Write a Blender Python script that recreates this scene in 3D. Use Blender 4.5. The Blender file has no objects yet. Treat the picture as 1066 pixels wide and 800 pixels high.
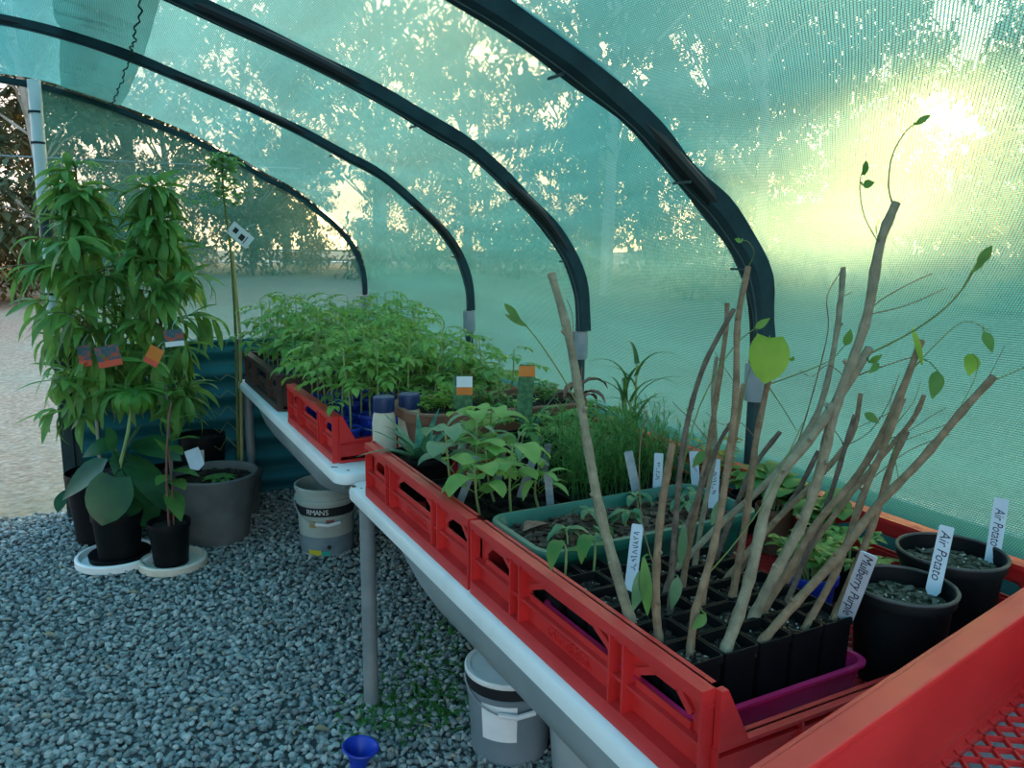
import bpy, bmesh, math, random
from math import sin, cos, pi, radians as R, sqrt, atan2
from mathutils import Vector as V, Matrix as Mx, Quaternion, noise as mnoise

sc = bpy.context.scene
COL = sc.collection
rnd = random.Random(7)
U = rnd.uniform

# ------------------------------------------------------------------ camera
F, HOR, VPX, ROLL, CH = 825.0, 255.0, 93.3, 0.009, 1.5
def cam_axes():
    p = math.atan((400 - HOR) / F)
    c, s = cos(p), sin(p)
    fw, up, rt = V((0, c, -s)), V((0, s, c)), V((1, 0, 0))
    d = rt * ((VPX - 533) / F) + fw + up * ((400 - HOR) / F)
    yaw = atan2(d.x, d.y)
    M = Mx.Rotation(yaw, 3, 'Z')
    rt, fw, up = M @ rt, M @ fw, M @ up
    cr, sr = cos(ROLL), sin(ROLL)
    return cr * rt + sr * up, fw, -sr * rt + cr * up
RT, FW, UP = cam_axes()
EYE = V((0, 0, CH))
def ray(x, y): return RT * ((x - 533) / F) - UP * ((y - 400) / F) + FW
def at(x, y, z=None, X=None, Y=None, D=None):
    d = ray(x, y)
    if z is not None: t = (z - CH) / d.z
    elif X is not None: t = X / d.x
    elif Y is not None: t = Y / d.y
    else: t = D
    return EYE + d * t
def depth(p): return (V(p) - EYE).dot(FW)

cam = bpy.data.cameras.new('camera'); camo = bpy.data.objects.new('camera', cam); COL.objects.link(camo)
cam.sensor_width = 36; cam.lens = F / 1066 * 36; cam.clip_start = .02; cam.clip_end = 500
camo.matrix_world = Mx(((RT.x, UP.x, -FW.x, 0), (RT.y, UP.y, -FW.y, 0), (RT.z, UP.z, -FW.z, CH), (0, 0, 0, 1)))
sc.camera = camo

# ------------------------------------------------------------------ materials
def nt(name):
    m = bpy.data.materials.new(name); m.use_nodes = True
    t = m.node_tree; t.nodes.clear()
    return m, t.nodes, t.links
def mat(name, col, rough=.6, col2=None, scale=20, bump=0, bscale=None, spec=.4, metal=0, detail=4, contrast=(.35, .65), coords='Object'):
    m, N, L = nt(name)
    o = N.new('ShaderNodeOutputMaterial'); b = N.new('ShaderNodeBsdfPrincipled')
    L.new(b.outputs[0], o.inputs[0])
    b.inputs['Roughness'].default_value = rough; b.inputs['Specular IOR Level'].default_value = spec; b.inputs['Metallic'].default_value = metal
    b.inputs['Base Color'].default_value = (*col, 1)
    tc = N.new('ShaderNodeTexCoord')
    if col2:
        n = N.new('ShaderNodeTexNoise'); n.inputs['Scale'].default_value = scale; n.inputs['Detail'].default_value = detail
        L.new(tc.outputs[coords], n.inputs['Vector'])
        r = N.new('ShaderNodeValToRGB'); r.color_ramp.elements[0].position = contrast[0]; r.color_ramp.elements[1].position = contrast[1]
        r.color_ramp.elements[0].color = (*col, 1); r.color_ramp.elements[1].color = (*col2, 1)
        L.new(n.outputs[0], r.inputs[0]); L.new(r.outputs[0], b.inputs['Base Color'])
    if bump:
        n2 = N.new('ShaderNodeTexNoise'); n2.inputs['Scale'].default_value = bscale or scale; n2.inputs['Detail'].default_value = 6
        L.new(tc.outputs[coords], n2.inputs['Vector'])
        bp = N.new('ShaderNodeBump'); bp.inputs['Strength'].default_value = bump; bp.inputs['Distance'].default_value = .01
        L.new(n2.outputs[0], bp.inputs['Height']); L.new(bp.outputs[0], b.inputs['Normal'])
    return m
def leafmat(name, col, col2, scale=9, transl=.4, rough=.45):
    m, N, L = nt(name)
    o = N.new('ShaderNodeOutputMaterial'); b = N.new('ShaderNodeBsdfPrincipled'); t = N.new('ShaderNodeBsdfTranslucent')
    mx = N.new('ShaderNodeMixShader'); mx.inputs[0].default_value = transl
    tc = N.new('ShaderNodeTexCoord'); n = N.new('ShaderNodeTexNoise'); n.inputs['Scale'].default_value = scale; n.inputs['Detail'].default_value = 3
    L.new(tc.outputs['Object'], n.inputs['Vector'])
    r = N.new('ShaderNodeValToRGB'); r.color_ramp.elements[0].position = .36; r.color_ramp.elements[1].position = .64
    r.color_ramp.elements[0].color = (*col, 1); r.color_ramp.elements[1].color = (*col2, 1)
    L.new(n.outputs[0], r.inputs[0]); L.new(r.outputs[0], b.inputs['Base Color'])
    hs = N.new('ShaderNodeHueSaturation'); hs.inputs['Hue'].default_value = .475; hs.inputs['Value'].default_value = 1.5
    L.new(r.outputs[0], hs.inputs['Color']); L.new(hs.outputs[0], t.inputs['Color'])
    b.inputs['Roughness'].default_value = rough; b.inputs['Specular IOR Level'].default_value = .4
    L.new(b.outputs[0], mx.inputs[1]); L.new(t.outputs[0], mx.inputs[2]); L.new(mx.outputs[0], o.inputs[0])
    return m

def netmat(name, col, tcol, pitch, row, cross, spread=.5):
    """knitted shade cloth: real holes from the knit pattern in metres along (u) and across (v) the cloth"""
    m, N, L = nt(name)
    o = N.new('ShaderNodeOutputMaterial')
    uv = N.new('ShaderNodeUVMap'); uv.uv_map = 'cloth'
    sp = N.new('ShaderNodeSeparateXYZ'); L.new(uv.outputs[0], sp.inputs[0])
    def M(op, a, b=None, c=None):
        n = N.new('ShaderNodeMath'); n.operation = op
        for i, x in enumerate((a, b, c)):
            if x is None: continue
            if isinstance(x, (int, float)): n.inputs[i].default_value = x
            else: L.new(x, n.inputs[i])
        return n.outputs[0]
    wob = N.new('ShaderNodeTexNoise'); wob.inputs['Scale'].default_value = 2.2; wob.inputs['Detail'].default_value = 2
    L.new(uv.outputs[0], wob.inputs['Vector'])
    v = M('ADD', M('DIVIDE', sp.outputs[1], pitch), M('MULTIPLY', wob.outputs[0], 5.0))
    u = M('DIVIDE', sp.outputs[0], pitch * 1.25)
    fv = M('FRACT', v)
    rowm = M('LESS_THAN', fv, row)
    rowid = M('FLOOR', v)
    par = M('MULTIPLY', M('MODULO', rowid, 2.0), .5)
    zig = M('ABSOLUTE', M('SUBTRACT', M('FRACT', M('ADD', M('ADD', u, par), M('MULTIPLY', fv, .35))), .5))
    crm = M('LESS_THAN', zig, cross)
    cov = M('MAXIMUM', rowm, crm)
    dif = N.new('ShaderNodeBsdfDiffuse'); trl = N.new('ShaderNodeBsdfTranslucent'); tr = N.new('ShaderNodeBsdfTransparent')
    n = N.new('ShaderNodeTexNoise'); n.inputs['Scale'].default_value = 3; n.inputs['Detail'].default_value = 5
    mp = N.new('ShaderNodeMapping'); mp.inputs['Scale'].default_value = (.3, 2.5, 1); L.new(uv.outputs[0], mp.inputs[0]); L.new(mp.outputs[0], n.inputs['Vector'])
    def ramp(c):
        r = N.new('ShaderNodeValToRGB'); r.color_ramp.elements[0].position = .3; r.color_ramp.elements[1].position = .7
        r.color_ramp.elements[0].color = (*[x * .8 for x in c], 1); r.color_ramp.elements[1].color = (*[min(1, x * 1.15) for x in c], 1)
        L.new(n.outputs[0], r.inputs[0]); return r.outputs[0]
    def two(c):
        m2 = N.new('ShaderNodeMix'); m2.data_type = 'RGBA'; L.new(rowm, m2.inputs[0]); L.new(ramp(c), m2.inputs[6]); L.new(ramp([x * .42 for x in c]), m2.inputs[7]); return m2.outputs[2]
    L.new(two(col), dif.inputs[0]); L.new(two(tcol), trl.inputs[0])
    mx = N.new('ShaderNodeMixShader'); mx.inputs[0].default_value = spread
    L.new(dif.outputs[0], mx.inputs[1]); L.new(trl.outputs[0], mx.inputs[2])
    # fibres scatter some light forward, so bright sky behind blurs into a soft glow
    rf = N.new('ShaderNodeBsdfRefraction'); rf.inputs['IOR'].default_value = 1.16; rf.inputs['Roughness'].default_value = .55
    rf.inputs['Color'].default_value = (tcol[0] * 2.4, tcol[1] * .84, tcol[2] * .80, 1)
    mf = N.new('ShaderNodeMixShader'); mf.inputs[0].default_value = .18; L.new(mx.outputs[0], mf.inputs[1]); L.new(rf.outputs[0], mf.inputs[2]); mx = mf
    mm = N.new('ShaderNodeMixShader'); L.new(cov, mm.inputs[0]); L.new(tr.outputs[0], mm.inputs[1]); L.new(mx.outputs[0], mm.inputs[2])
    L.new(mm.outputs[0], o.inputs[0])
    return m

M = dict(
    red=mat('red_plastic', (.55, .019, .021), .42, (.64, .03, .03), 6, spec=.45),
    brown=mat('brown_plastic', (.045, .026, .022), .5, (.06, .036, .03), 8),
    pink=mat('magenta_plastic', (.48, .012, .09), .35, (.56, .02, .13), 8),
    white=mat('white_enamel', (.70, .75, .78), .3, (.80, .83, .85), 9, spec=.5, contrast=(.2, .5)),
    hull=mat('grey_hull', (.26, .32, .35), .4, (.33, .39, .42), 5, bump=.05, bscale=30),
    rust=mat('rust', (.12, .045, .02), .9, (.2, .08, .03), 40),
    pipe=mat('galvanised_pipe', (.17, .215, .235), .5, (.23, .27, .29), 12, metal=.2),
    black=mat('black_pot_plastic', (.0035, .0045, .0055), .5, (.006, .008, .010), 12, spec=.14),
    rim=mat('worn_black_plastic', (.02, .024, .028), .45, (.05, .055, .06), 20),
    soil=mat('potting_mix', (.008, .007, .006), .95, (.035, .03, .026), 110, bump=.9, bscale=130, spec=.2),
    barksoil=mat('bark_mulch', (.03, .02, .014), .95, (.085, .058, .042), 90, bump=.9, bscale=90, spec=.2),
    mosssoil=mat('mossy_soil', (.02, .022, .014), .95, (.09, .10, .07), 90, bump=.9, bscale=110, spec=.2),
    chip=mat('bark_chip', (.06, .038, .027), .9, (.11, .072, .05), 40),
    mosschip=mat('mossy_chip', (.045, .05, .035), .9, (.10, .105, .08), 60),
    perlite=mat('perlite', (.4, .4, .37), .9),
    gtub=mat('green_tub_plastic', (.004, .085, .062), .38, (.008, .115, .085), 6, spec=.5),
    terra=mat('terracotta', (.17, .075, .045), .75, (.22, .10, .06), 10, bump=.1),
    blue=mat('blue_plastic', (.008, .035, .36), .38, (.012, .05, .46), 8),
    greyblue=mat('grey_blue_plastic', (.06, .10, .17), .45, (.08, .13, .2), 8),
    navy=mat('navy_cap', (.008, .03, .10), .4, (.012, .04, .13), 12),
    cream=mat('cloudy_bottle', (.50, .46, .36), .35, (.58, .54, .43), 14),
    greypot=mat('grey_pot', (.085, .105, .11), .7, (.12, .14, .145), 10, bump=.08),
    saucerw=mat('white_saucer', (.68, .72, .74), .45, (.76, .79, .8), 10),
    saucerc=mat('cream_saucer', (.52, .50, .42), .5, (.6, .57, .49), 10),
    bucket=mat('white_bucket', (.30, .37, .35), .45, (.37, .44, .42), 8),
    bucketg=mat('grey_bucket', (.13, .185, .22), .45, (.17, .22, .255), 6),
    paper=mat('paper_label', (.62, .68, .72), .6, (.7, .75, .78), 15),
    tagw=mat('plastic_label', (.40, .50, .60), .5, (.46, .56, .65), 25),
    tagg=mat('grey_plastic_label', (.17, .22, .26), .5, (.3, .35, .38), 40),
    ink=mat('blue_black_ink', (.01, .014, .05), .7),
    inkblk=mat('black_band', (.012, .014, .018), .5),
    inkw=mat('white_print', (.6, .65, .65), .6),
    orange=mat('orange_print', (.60, .16, .02), .6, (.62, .2, .03), 20),
    coral=mat('coral_print', (.62, .09, .05), .6),
    yellow=mat('yellow_smear', (.45, .42, .02), .7), teal=mat('teal_smear', (.01, .35, .3), .7),
    picture=mat('printed_picture', (.02, .10, .04), .6, (.06, .18, .07), 60, contrast=(.45, .6)),
    picture2=mat('printed_fruit_picture', (.03, .10, .13), .6, (.4, .08, .05), 45, contrast=(.48, .62)),
    wire=mat('steel_wire', (.4, .44, .46), .4, metal=.6),
    corr=mat('teal_corrugated_steel', (.008, .125, .165), .55, (.012, .15, .195), 3, spec=.3),
    posts=mat('dark_green_post', (.006, .03, .04), .5, (.01, .045, .055), 8),
    pvc=mat('white_pvc', (.52, .60, .64), .4, (.6, .67, .7), 6),
    polypipe=mat('black_poly_pipe', (.008, .012, .016), .5),
    wrap=mat('dark_sewn_sleeve', (.008, .032, .042), .85, (.014, .048, .060), 14, bump=.1),
    seam=mat('sleeve_stitching', (.05, .09, .1), .8),
    tape=mat('grey_tape', (.20, .25, .29), .35, (.27, .32, .36), 25, spec=.6),
    thread=mat('dark_thread', (.01, .03, .035), .8),
    bark=mat('cutting_bark', (.13, .085, .048), .85, (.24, .17, .105), 45, bump=.5, bscale=120, contrast=(.3, .7)),
    barkg=mat('grey_green_bark', (.15, .135, .09), .85, (.26, .24, .165), 40, bump=.5, bscale=110, contrast=(.3, .7)),
    barkd=mat('dark_bark', (.075, .055, .04), .85, (.14, .105, .08), 50, bump=.5, bscale=120),
    twig=mat('green_twig', (.09, .14, .03), .6, (.13, .17, .05), 30),
    twigb=mat('brown_twig', (.10, .08, .05), .7, (.15, .12, .07), 40),
    stemg=mat('pale_green_stem', (.20, .28, .10), .6, (.25, .32, .13), 30),
    stemp=mat('purple_stem', (.16, .07, .06), .6, (.2, .1, .08), 30),
    stake=mat('green_stake', (.30, .36, .30), .6, (.36, .42, .36), 20),
    bamboo=mat('bamboo_cane', (.26, .25, .10), .6, (.33, .31, .14), 15),
    dead=mat('dried_leaf', (.13, .07, .05), .85, (.2, .11, .08), 30),
)
LF = dict(
    tall=leafmat('drooping_tree_leaf', (.09, .25, .07), (.17, .38, .085), 6),
    tomato=leafmat('tomato_leaf', (.11, .28, .05), (.20, .40, .075), 7),
    tomato2=leafmat('tomato_leaf_dark', (.08, .23, .055), (.15, .33, .075), 7),
    bean=leafmat('bean_leaf', (.15, .32, .07), (.23, .42, .11), 12),
    grey=leafmat('grey_green_leaf', (.14, .27, .15), (.22, .35, .2), 14, rough=.4),
    dill=leafmat('feathery_leaf', (.04, .18, .04), (.08, .26, .06), 12),
    big=leafmat('glossy_dark_leaf', (.012, .065, .028), (.03, .12, .04), 6, transl=.25, rough=.32),
    lime=leafmat('lime_leaf', (.13, .30, .03), (.21, .40, .05), 12, transl=.5),
    lime2=leafmat('fresh_green_leaf', (.06, .22, .03), (.11, .32, .045), 12, transl=.4),
    mul=leafmat('mulberry_leaf', (.05, .17, .035), (.09, .24, .05), 14),
    herb=leafmat('herb_leaf', (.07, .23, .05), (.12, .32, .07), 15),
    brom=leafmat('bromeliad_leaf', (.02, .11, .075), (.09, .22, .12), 25, transl=.2, rough=.35),
    corn=leafmat('corn_leaf', (.03, .10, .03), (.07, .17, .04), 15),
    wilt=leafmat('wilted_leaf', (.04, .14, .06), (.10, .22, .11), 20, transl=.25),
    marig=leafmat('yellow_green_leaf', (.22, .27, .03), (.33, .30, .05), 18),
    gum=leafmat('gum_leaf', (.045, .068, .035), (.085, .11, .052), 1.5, transl=.35, rough=.6),
    gum2=leafmat('bronze_gum_leaf', (.085, .085, .032), (.14, .125, .05), 1.5, transl=.35, rough=.6),
    scrub=leafmat('dry_scrub_leaf', (.16, .14, .06), (.24, .2, .09), 2, transl=.3, rough=.7),
    weed=leafmat('weed_blade', (.04, .17, .035), (.08, .26, .05), 20),
)

# ------------------------------------------------------------------ mesh builder
class MB:
    def __init__(s): s.v, s.f, s.m = [], [], []
    def add(s, vs, fs, mi=0):
        o = len(s.v); s.v += [tuple(p) for p in vs]
        s.f += [tuple(i + o for i in f) for f in fs]; s.m += [mi] * len(fs)
    def box(s, lo, hi, mi=0, T=None):
        x0, y0, z0 = lo; x1, y1, z1 = hi
        vs = [V(p) for p in ((x0,y0,z0),(x1,y0,z0),(x1,y1,z0),(x0,y1,z0),(x0,y0,z1),(x1,y0,z1),(x1,y1,z1),(x0,y1,z1))]
        if T is not None: vs = [T @ p for p in vs]
        s.add(vs, [(0,3,2,1),(4,5,6,7),(0,1,5,4),(1,2,6,5),(2,3,7,6),(3,0,4,7)], mi)
    def bar(s, a, b, w, h, up=V((0, 0, 1)), mi=0):
        a, b = V(a), V(b); d = (b - a); L = d.length; d /= L
        x = d.cross(up); x = x.normalized() if x.length > 1e-5 else V((1, 0, 0)); u = x.cross(d)
        T = Mx(((d.x, x.x, u.x, a.x), (d.y, x.y, u.y, a.y), (d.z, x.z, u.z, a.z), (0, 0, 0, 1)))
        s.box((0, -w / 2, -h / 2), (L, w / 2, h / 2), mi, T)
    def tube(s, pts, rad, n=8, mi=0, cap=True):
        pts = [V(p) for p in pts]; k = len(pts)
        if not isinstance(rad, (list, tuple)): rad = [rad] * k
        elif len(rad) == 2 and k != 2: rad = [rad[0] + (rad[1] - rad[0]) * i / (k - 1) for i in range(k)]
        t = [(pts[min(i + 1, k - 1)] - pts[max(i - 1, 0)]).normalized() for i in range(k)]
        x = t[0].orthogonal().normalized(); vs = []
        for i in range(k):
            x = x - t[i] * x.dot(t[i]); x = x.normalized() if x.length > 1e-6 else t[i].orthogonal().normalized()
            y = t[i].cross(x)
            for j in range(n):
                a = 2 * pi * j / n
                vs.append(pts[i] + (x * cos(a) + y * sin(a)) * rad[i])
        fs = [(i*n+j, i*n+(j+1)%n, (i+1)*n+(j+1)%n, (i+1)*n+j) for i in range(k-1) for j in range(n)]
        if cap: fs += [tuple(range(n - 1, -1, -1)), tuple(range((k-1)*n, k*n))]
        s.add(vs, fs, mi)
    def lathe(s, prof, n=32, c=(0, 0, 0), mi=0, sx=1, sy=1):
        c = V(c); vs = []
        for r, z in prof:
            for j in range(n):
                a = 2 * pi * j / n; vs.append(c + V((r * cos(a) * sx, r * sin(a) * sy, z)))
        k = len(prof)
        fs = [(i*n+j, i*n+(j+1)%n, (i+1)*n+(j+1)%n, (i+1)*n+j) for i in range(k-1) for j in range(n)]
        fs += [tuple(range(n - 1, -1, -1)), tuple(range((k-1)*n, k*n))]
        s.add(vs, fs, mi)
    def loops(s, LL, mi=0, cap0=True, cap1=True):
        n = len(LL[0]); vs = [p for l in LL for p in l]; k = len(LL)
        fs = [(i*n+j, i*n+(j+1)%n, (i+1)*n+(j+1)%n, (i+1)*n+j) for i in range(k-1) for j in range(n)]
        if cap0: fs.append(tuple(range(n - 1, -1, -1)))
        if cap1: fs.append(tuple(range((k-1)*n, k*n)))
        s.add(vs, fs, mi)
    def leaf(s, base, d, L, W, droop=.8, up=V((0, 0, 1)), seg=4, fold=.2, shape='lance', mi=0, twist=0):
        d = V(d).normalized(); p = V(base)
        side = d.cross(up)
        if side.length < 1e-3: side = d.orthogonal()
        side.normalize()
        if twist: side = Quaternion(d, twist) @ side
        vs, fs = [], []
        for i in range(seg + 1):
            t = i / seg
            if shape == 'lance': w = sin(pi * min(1, t * .93 + .05)) ** .9
            elif shape == 'heart': w = (sin(pi * min(1, (t * .80 + .20))) ** .62 if t < .999 else .03) if t > .01 else .62
            elif shape == 'ovate': w = sin(pi * (t ** .72) * .97 + .04)
            else: w = 1 - t * .96
            w = max(w, .02) * W / 2
            nrm = side.cross(d)
            vs += [p - side * w + nrm * (w * fold), p, p + side * w + nrm * (w * fold)]
            if i < seg:
                p = p + d * (L / seg)
                q = Quaternion(side, -droop / seg)
                d = (q @ d).normalized()
        if shape == 'heart':
            b = V(base); dd = V(vs[4]) - V(vs[1]); dd = dd * .35
            vs[0] = V(vs[0]) - dd; vs[2] = V(vs[2]) - dd
        for i in range(seg):
            a = i * 3
            fs += [(a, a + 1, a + 4, a + 3), (a + 1, a + 2, a + 5, a + 4)]
        s.add(vs, fs, mi)
        return p
    def build(s, name, mats, parent=None, smooth=True, bevel=0, ang=35):
        me = bpy.data.meshes.new(name); me.from_pydata([tuple(p) for p in s.v], [], s.f)
        if not isinstance(mats, (list, tuple)): mats = [mats]
        for m in mats: me.materials.append(m)
        if len(mats) > 1: me.polygons.foreach_set('material_index', s.m)
        if smooth:
            me.polygons.foreach_set('use_smooth', [True] * len(me.polygons))
            try: me.set_sharp_from_angle(angle=R(ang))
            except Exception: pass
        me.update()
        o = bpy.data.objects.new(name, me); COL.objects.link(o)
        if parent is not None: o.parent = parent
        if bevel:
            b = o.modifiers.new('edge', 'BEVEL'); b.width = bevel; b.segments = 2; b.limit_method = 'ANGLE'; b.angle_limit = R(40)
        return o

def tag(o, label, cat, group=None, kind=None):
    if label: o['label'] = label
    if cat: o['category'] = cat
    if group: o['group'] = group
    if kind: o['kind'] = kind
    return o
def thing(name, label, cat, loc=(0, 0, 0), rz=0, group=None, rot=None):
    o = bpy.data.objects.new(name, None); COL.objects.link(o); o.empty_display_size = .05
    o.location = loc; o.rotation_euler = rot or (0, 0, rz)
    return tag(o, label, cat, group)
def copy_tree(o, parent=None):
    c = o.copy(); COL.objects.link(c)
    if parent is not None: c.parent = parent
    for ch in list(o.children): copy_tree(ch, c)
    return c
def lab(o, l): o['label'] = l; return o

def rrect(hx, hy, r, z, n=6, cx=0, cy=0):
    out = []
    for (sx, sy, a0) in ((1, 1, 0), (-1, 1, 90), (-1, -1, 180), (1, -1, 270)):
        for i in range(n + 1):
            a = R(a0 + 90 * i / n)
            out.append(V((cx + sx * (hx - r) + r * cos(a), cy + sy * (hy - r) + r * sin(a), z)))
    return out
def text_mesh(txt, size, name, material, parent, T, extrude=.0004, shear=0, align='CENTER', width=None):
    cu = bpy.data.curves.new('lettering', 'FONT'); cu.body = txt; cu.size = size; cu.extrude = extrude; cu.shear = shear
    cu.align_x = align; cu.align_y = 'CENTER'; cu.resolution_u = 3
    t = bpy.data.objects.new('lettering', cu); COL.objects.link(t)
    bpy.context.view_layer.update()
    me = bpy.data.meshes.new_from_object(t.evaluated_get(bpy.context.evaluated_depsgraph_get()))
    bpy.data.objects.remove(t); bpy.data.curves.remove(cu)
    me.name = name; me.materials.clear(); me.materials.append(material)
    if width:
        xs = [v.co.x for v in me.vertices]; k = width / (max(xs) - min(xs))
        me.transform(Mx.Diagonal((k, 1, 1, 1)))
    me.transform(T)
    o = bpy.data.objects.new(name, me); COL.objects.link(o); o.parent = parent
    return o
def frame(origin, x, y):
    x, y = V(x).normalized(), V(y).normalized(); z = x.cross(y)
    return Mx(((x.x, y.x, z.x, origin[0]), (x.y, y.y, z.y, origin[1]), (x.z, y.z, z.z, origin[2]), (0, 0, 0, 1)))

# ------------------------------------------------------------------ world, sun, exposure
SUN = ray(995, 135).normalized()
def world():
    w = bpy.data.worlds.new('sky'); sc.world = w; w.use_nodes = True
    N, L = w.node_tree.nodes, w.node_tree.links; N.clear()
    o = N.new('ShaderNodeOutputWorld'); bg = N.new('ShaderNodeBackground'); L.new(bg.outputs[0], o.inputs[0])
    tc = N.new('ShaderNodeTexCoord'); sp = N.new('ShaderNodeSeparateXYZ'); L.new(tc.outputs['Generated'], sp.inputs[0])
    r = N.new('ShaderNodeValToRGB'); L.new(sp.outputs[2], r.inputs[0]); e = r.color_ramp.elements
    e[0].position = 0; e[0].color = (.66, .54, .43, 1)
    e[1].position = 1; e[1].color = (.20, .58, 1.05, 1)
    x = e.new(.16); x.color = (.76, .70, .63, 1); x = e.new(.40); x.color = (.44, .74, 1.02, 1)
    dt = N.new('ShaderNodeVectorMath'); dt.operation = 'DOT_PRODUCT'; L.new(tc.outputs['Generated'], dt.inputs[0]); dt.inputs[1].default_value = SUN
    def glow(lo, hi, col, k):
        mr = N.new('ShaderNodeMapRange'); mr.interpolation_type = 'SMOOTHSTEP'
        mr.inputs['From Min'].default_value = cos(R(lo)); mr.inputs['From Max'].default_value = cos(R(hi))
        L.new(dt.outputs['Value'], mr.inputs['Value'])
        m = N.new('ShaderNodeMix'); m.data_type = 'RGBA'; L.new(mr.outputs[0], m.inputs[0])
        m.inputs[6].default_value = (0, 0, 0, 1); m.inputs[7].default_value = (*[c * k for c in col], 1)
        return m.outputs[2]
    def add(a, b):
        m = N.new('ShaderNodeMix'); m.data_type = 'RGBA'; m.blend_type = 'ADD'; m.inputs[0].default_value = 1
        m.clamp_result = False
        L.new(a, m.inputs[6]); L.new(b, m.inputs[7]); return m.outputs[2]
    c = add(r.outputs[0], glow(62, 0, (1.0, .68, .20), 2.9))
    c = add(c, glow(14, 1.0, (1.0, .74, .32), 1.2))
    c = add(c, glow(1.9, .8, (1.0, .9, .65), 24))
    L.new(c, bg.inputs[0]); bg.inputs[1].default_value = 1.0
world()
sl = bpy.data.lights.new('low_sun', 'SUN'); so = bpy.data.objects.new('low_sun', sl); COL.objects.link(so)
sl.energy = 2.5; sl.angle = R(20); sl.color = (1, .66, .22)
so.rotation_euler = SUN.to_track_quat('Z', 'Y').to_euler()
sc.view_settings.view_transform = 'Standard'; sc.view_settings.look = 'None'; sc.view_settings.gamma = 1
sc.view_settings.use_curve_mapping = False
sc.view_settings.exposure = 1.7
sc.cycles.use_denoising = True
sc.cycles.max_bounces = 7; sc.cycles.diffuse_bounces = 4; sc.cycles.transparent_max_bounces = 24; sc.cycles.sample_clamp_indirect = 6

# ------------------------------------------------------------------ ground
YE = 4.82                                  # end of the tunnel
XR = 1.66                                  # right foot of the tunnel
def ground():
    m, N, L = nt('dry_ground')
    o = N.new('ShaderNodeOutputMaterial'); b = N.new('ShaderNodeBsdfPrincipled'); L.new(b.outputs[0], o.inputs[0]); b.inputs['Roughness'].default_value = .95
    b.inputs['Specular IOR Level'].default_value = .1
    tc = N.new('ShaderNodeTexCoord')
    def noise(s, d=6):
        n = N.new('ShaderNodeTexNoise'); n.inputs['Scale'].default_value = s; n.inputs['Detail'].default_value = d; L.new(tc.outputs['Object'], n.inputs['Vector']); return n.outputs[0]
    def rp(inp, *st):
        r = N.new('ShaderNodeValToRGB'); e = r.color_ramp.elements
        e[0].position, e[0].color = st[0][0], (*st[0][1], 1); e[1].position, e[1].color = st[-1][0], (*st[-1][1], 1)
        for p, c in st[1:-1]: x = e.new(p); x.color = (*c, 1)
        L.new(inp, r.inputs[0]); return r.outputs[0]
    dirt = rp(noise(26, 10), (.36, (.14, .072, .048)), (.5, (.30, .165, .115)), (.64, (.47, .30, .22)))
    grass = rp(noise(16, 10), (.3, (.18, .155, .10)), (.5, (.25, .225, .155)), (.7, (.32, .29, .21)))
    big = rp(noise(.35, 3), (.42, (0, 0, 0)), (.6, (1, 1, 1)))
    sp = N.new('ShaderNodeSeparateXYZ'); L.new(tc.outputs['Object'], sp.inputs[0])
    mr = N.new('ShaderNodeMapRange'); mr.inputs['From Min'].default_value = -3; mr.inputs['From Max'].default_value = 1.5; L.new(sp.outputs[0], mr.inputs['Value'])
    ad = N.new('ShaderNodeMath'); ad.operation = 'MULTIPLY_ADD'; L.new(big, ad.inputs[0]); ad.inputs[1].default_value = .35; L.new(mr.outputs[0], ad.inputs[2]); ad.use_clamp = True
    mx = N.new('ShaderNodeMix'); mx.data_type = 'RGBA'; L.new(ad.outputs[0], mx.inputs[0]); L.new(dirt, mx.inputs[6]); L.new(grass, mx.inputs[7])
    L.new(mx.outputs[2], b.inputs['Base Color'])
    bp = N.new('ShaderNodeBump'); bp.inputs['Strength'].default_value = .7; bp.inputs['Distance'].default_value = .05; L.new(noise(14, 8), bp.inputs['Height']); L.new(bp.outputs[0], b.inputs['Normal'])
    g = MB(); n = 60
    S = [-160 + 320 * i / n for i in range(n + 1)]
    vs = [(x, y, -.03) for y in S for x in S]
    g.add(vs, [(j*(n+1)+i, j*(n+1)+i+1, (j+1)*(n+1)+i+1, (j+1)*(n+1)+i) for j in range(n) for i in range(n)])
    o = g.build('ground', m); o['kind'] = 'structure'
    # base under the gravel
    f = MB(); f.box((-2.7, -1.5, -.06), (XR + .02, YE + .12, -.004))
    fo = f.build('floor', mat('gravel_bed', (.05, .06, .062), .95, (.10, .115, .115), 40, bump=.6, bscale=60), smooth=False); fo['kind'] = 'structure'
    # narrow pale road beyond the paddock
    rd = MB(); rd.add([(4, 66, .02), (90, 40, .02), (92, 44.5, .02), (4, 71, .02), (4, 66, -.03), (90, 40, -.03), (92, 44.5, -.03), (4, 71, -.03)], [(0, 1, 2, 3), (4, 5, 1, 0), (5, 6, 2, 1), (6, 7, 3, 2), (7, 4, 0, 3)])
    ro = rd.build('road', mat('pale_road', (.36, .37, .38), .9, (.44, .44, .44), 1), smooth=False); ro['kind'] = 'structure'
ground()

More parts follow.
